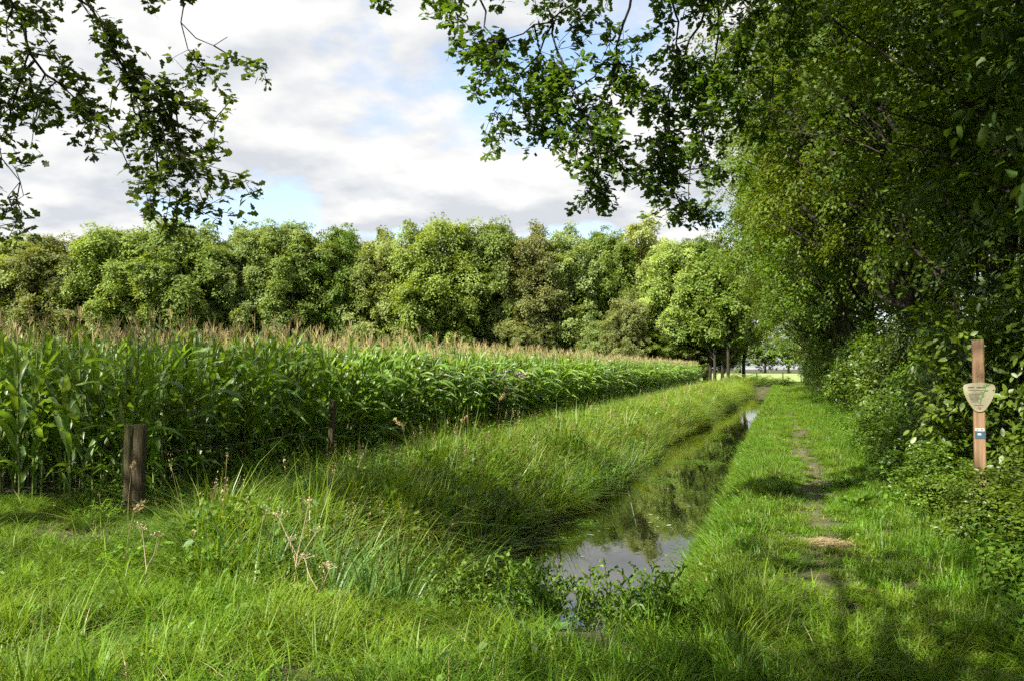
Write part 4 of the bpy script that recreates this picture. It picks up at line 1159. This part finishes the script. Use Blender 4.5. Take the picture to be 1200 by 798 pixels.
strip('waymark', -.03, -.012, -.372 + .036, -.372 + .046, M['ink'], st, -.0562)
strip('waymark', .01, .026, -.372 + .038, -.372 + .048, M['ink'], st, -.0562)

# ------------------------------------------------------------------ single plants one can pick out
# pink-flowered bush at the maize edge
g = np.random.default_rng(51)
hb = empty('flowering_bush', (-7.75, 22.4, 0)); tag(hb, 'bushy dark plant with dusty pink flower heads against the maize', 'flowering plant')
smb, lmb, fmb = MB(), MB(), MB()
for i in range(26):
    b = g.normal(0, .2, 2); e = b * 1.5 + g.normal(0, .38, 2); h = g.uniform(1.0, 1.8)
    tube(smb, [(*b, 0), (*(b * .5 + e * .5), h * .6), (*e, h)], [.007, .005, .003], 4, g.random(), cap=False)
    n = 34
    f = g.uniform(.15, .97, n); P = np.stack([b[0] + (e[0] - b[0]) * f, b[1] + (e[1] - b[1]) * f, h * f], 1) + g.normal(0, .05, (n, 3))
    scatter(lmb, P, g.normal(0, .5, (n, 3)) + np.array([0, 0, 1]), .13 * g.uniform(.6, 1.2, n), 'oval', rng=g)
    n = 26
    P = np.array([*e, h]) + g.normal(0, 1, (n, 3)) * np.array([.07, .07, .03])
    scatter(fmb, P, g.normal(0, .6, (n, 3)) + np.array([0, 0, 1]), .04 * g.uniform(.6, 1.3, n), 'oval', rng=g)
link('stem', smb.mesh('stem', M['bark_dark']), hb)
link('leaves', lmb.mesh('leaves', M['bg_dark']), hb)
link('flowers', fmb.mesh('flowers', M['flower']), hb)

# dried umbel stalks in the foreground
def dried(loc, H, seed, label, arms):
    g = np.random.default_rng(seed)
    r = empty('dried_umbel', loc); tag(r, label, 'dead plant', 'dried umbel stalks')
    mb = MB()
    tube(mb, [(0, 0, 0), (.012, 0, H * .3), (.02, .01, H * .45)], [.007, .0065, .006], 5, .5)
    link('stem', mb.mesh('stem', M['dead']), r)
    for (f, dx_, dy_, h) in arms:
        s = np.array([.02 * f / .45, .005, H * f]); e = np.array([dx_, dy_, H * h])
        mb = MB(); tube(mb, [s, (s + e) / 2 + g.normal(0, .008, 3), e], [.005, .0045, .0033], 4, g.random())
        b_ = link('branch', mb.mesh('branch', M['dead']), r)
        mb = MB()
        for k in range(9):
            d = np.array([g.normal(0, .03), g.normal(0, .03), g.uniform(.02, .045)])
            tube(mb, [e, e + d], [.0016, .0012], 3, g.random(), cap=False)
            scatter(mb, (e + d)[None] + g.normal(0, .006, (3, 3)), g.normal(size=(3, 3)), .014, 'rhomb', rng=g)
        link('umbel', mb.mesh('umbel', M['dead'], smooth=False), b_)
dried((-3.55, 5.75, 0), .62, 61, 'tall branched dry pinkish-brown umbel stalk standing in the sunlit foreground grass', [(.45, -.13, -.02, .92), (.45, .1, .03, 1.08), (.3, .2, -.03, .75), (.3, -.06, .03, .6)])
dried((-3.05, 5.2, 0), .42, 62, 'short dry stalk in the grass below the tall branched dry umbel', [(.45, -.08, 0, .95), (.4, .1, .02, .8)])
dried((-4.55, 5.3, 0), .5, 63, 'bent dry stalk in the grass left of the tall branched dry umbel', [(.45, .12, 0, .9), (.4, -.05, .03, 1.0)])
# tan grass seed heads
def seed_head(loc, H, bend, az, label, mesh_seed):
    g = np.random.default_rng(mesh_seed); mb = MB()
    d = np.array([math.cos(az), math.sin(az), 0])
    P = [np.array([0, 0, 0]), d * bend * .2 + np.array([0, 0, H * .55]), d * bend * .6 + np.array([0, 0, H * .9]), d * bend + np.array([0, 0, H * .97])]
    tube(mb, P, [.0035, .003, .002, .0015], 4, .3, cap=False)
    r = empty('grass_stalk', loc); tag(r, label, 'grass stalk', 'tan grass seed heads')
    link('stem', mb.mesh('stem', M['straw']), r)
    mb = MB(); n = 70
    f = g.random(n); Q = P[2] + (P[3] - P[2]) * (f * 1.3)[:, None] + g.normal(0, .012, (n, 3))
    scatter(mb, Q, g.normal(size=(n, 3)), .03 * g.uniform(.6, 1.3, n), 'rhomb', np.tile(P[3] - P[2], (n, 1)) + g.normal(0, .05, (n, 3)), rng=g)
    link('seed_head', mb.mesh('seed_head', M['straw'], smooth=False), r)
for i, (x, y, H, b, az, lab) in enumerate([
    (-4.9, 10.9, 1.0, .3, 2.8, 'arching tan grass plume on the bank, bent to the left'),
    (-4.5, 11.6, 1.1, .12, .5, 'upright tan grass plume on the bank beside the arching one'),
    (-4.2, 12.2, 1.0, .1, 2.0, 'short tan grass plume on the bank nearest the water'),
    (-4.9, 14.5, 1.25, .15, .2, 'tall tan grass plume on the bank below the pink-flowered bush'),
    (-6.4, 7.2, .72, .06, 1.2, 'thin tan grass stalk in front of the thick post'),
    (-5.0, 5.6, .62, .12, .6, 'leaning tan grass stalk in the foreground grass on the left'),
    (-5.45, 4.75, .6, .1, 2.4, 'tan grass stalk at the lower left corner'),
    (-2.9, 6.1, .62, .08, .4, 'tall thin tan stalk right of the dry umbel')]):
    seed_head((x, y, float(gz(x, y))), H, b, az, lab, 90 + i)
# broad dock leaves beside the path
def dock(loc, s, seed, label, mat='herb', n=7, L_=.3):
    g = np.random.default_rng(seed)
    r = empty('dock_plant', loc, 0, s); tag(r, label, 'plant', 'dock plants')
    for k in range(n):
        az = k * 2.4 + g.normal(0, .2); le = L_ * g.uniform(.7, 1.1)
        V, F = maize_leaf(seed * 31 + k, le, .085, g.uniform(45, 80), g.uniform(-20, 25))
        mb = MB(); mb.add(V, F, g.random()); link('leaf', mb.mesh('leaf', M[mat]), r, rot=(0, 0, az))
dock((.86, 11.1, .0), 1.0, 5, 'light green dock with broad leaves beside the path, nearer one')
dock((.95, 12.6, .0), 1.1, 6, 'light green dock with broad leaves beside the path, farther one')
dock((-3.0, 5.9, float(gz(-3.0, 5.9))), 1.5, 7, 'reddish withered dock among the reeds at the ditch head', 'redleaf', 9, .32)
dock((-1.35, 4.75, .06), 1.1, 8, 'dock with upright pale leaves in the foreground grass under the ditch', 'reed', 5, .3)

# floating scraps on the water
M['float'] = leaf_mat('floating_scrap', (.25, .27, .2), (.4, .4, .34), .1, .4, .5)
g = np.random.default_rng(77)
fl = MB(); n = 7
th = np.linspace(0, 6.283, n, endpoint=False)
fl.add(np.stack([.5 * np.cos(th), .22 * np.sin(th) * (1 + .3 * np.cos(th * 2)), .02 * np.sin(th * 2)], 1), [list(range(n))])
flm = fl.mesh('floating_leaf', M['float'], smooth=False)
spots = [(-2.0, 13.6), (-1.85, 13.3), (-1.9, 12.9), (-1.75, 12.6), (-1.6, 12.75), (-2.5, 12.0), (-2.42, 12.2), (-2.55, 11.7), (-2.1, 16.6), (-2.3, 18.2), (-1.5, 14.6), (-2.35, 10.3)]
for x, y in spots:
    o = link('floating_leaf', flm, loc=(x, y, WATER_Z + .006), rot=(0, 0, g.random() * 3), scl=g.uniform(.06, .13))
    tag(o, 'small pale dead leaf floating on the dark ditch water', 'leaf', 'dead leaves on the water')
dw = MB()
for cx, cy, rx, ry, n in [(-2.5, 17.8, .5, .5, 420), (-2.0, 21.5, .7, .6, 500), (-2.85, 11.9, .3, 1.2, 420), (-2.9, 9.2, .25, .9, 260), (-1.25, 10.5, .15, 1.5, 160), (-2.2, 30, .6, 1.5, 300), (-1.35, 25, .3, 2, 200)]:
    a = g.random(n) * 6.283; q = np.sqrt(g.random(n))
    P = np.stack([cx + rx * q * np.cos(a), cy + ry * q * np.sin(a), np.full(n, WATER_Z + .004) + g.random(n) * .002], 1)
    scatter(dw, P, np.tile([0, 0, 1.0], (n, 1)) + g.normal(0, .03, (n, 3)), .045 * g.uniform(.5, 1.3, n), 'rhomb', rng=g)
tag(link('duckweed', dw.mesh('duckweed', M['herb'], smooth=False)), 'patches of floating water weed on the ditch', 'water weed', kind='stuff')
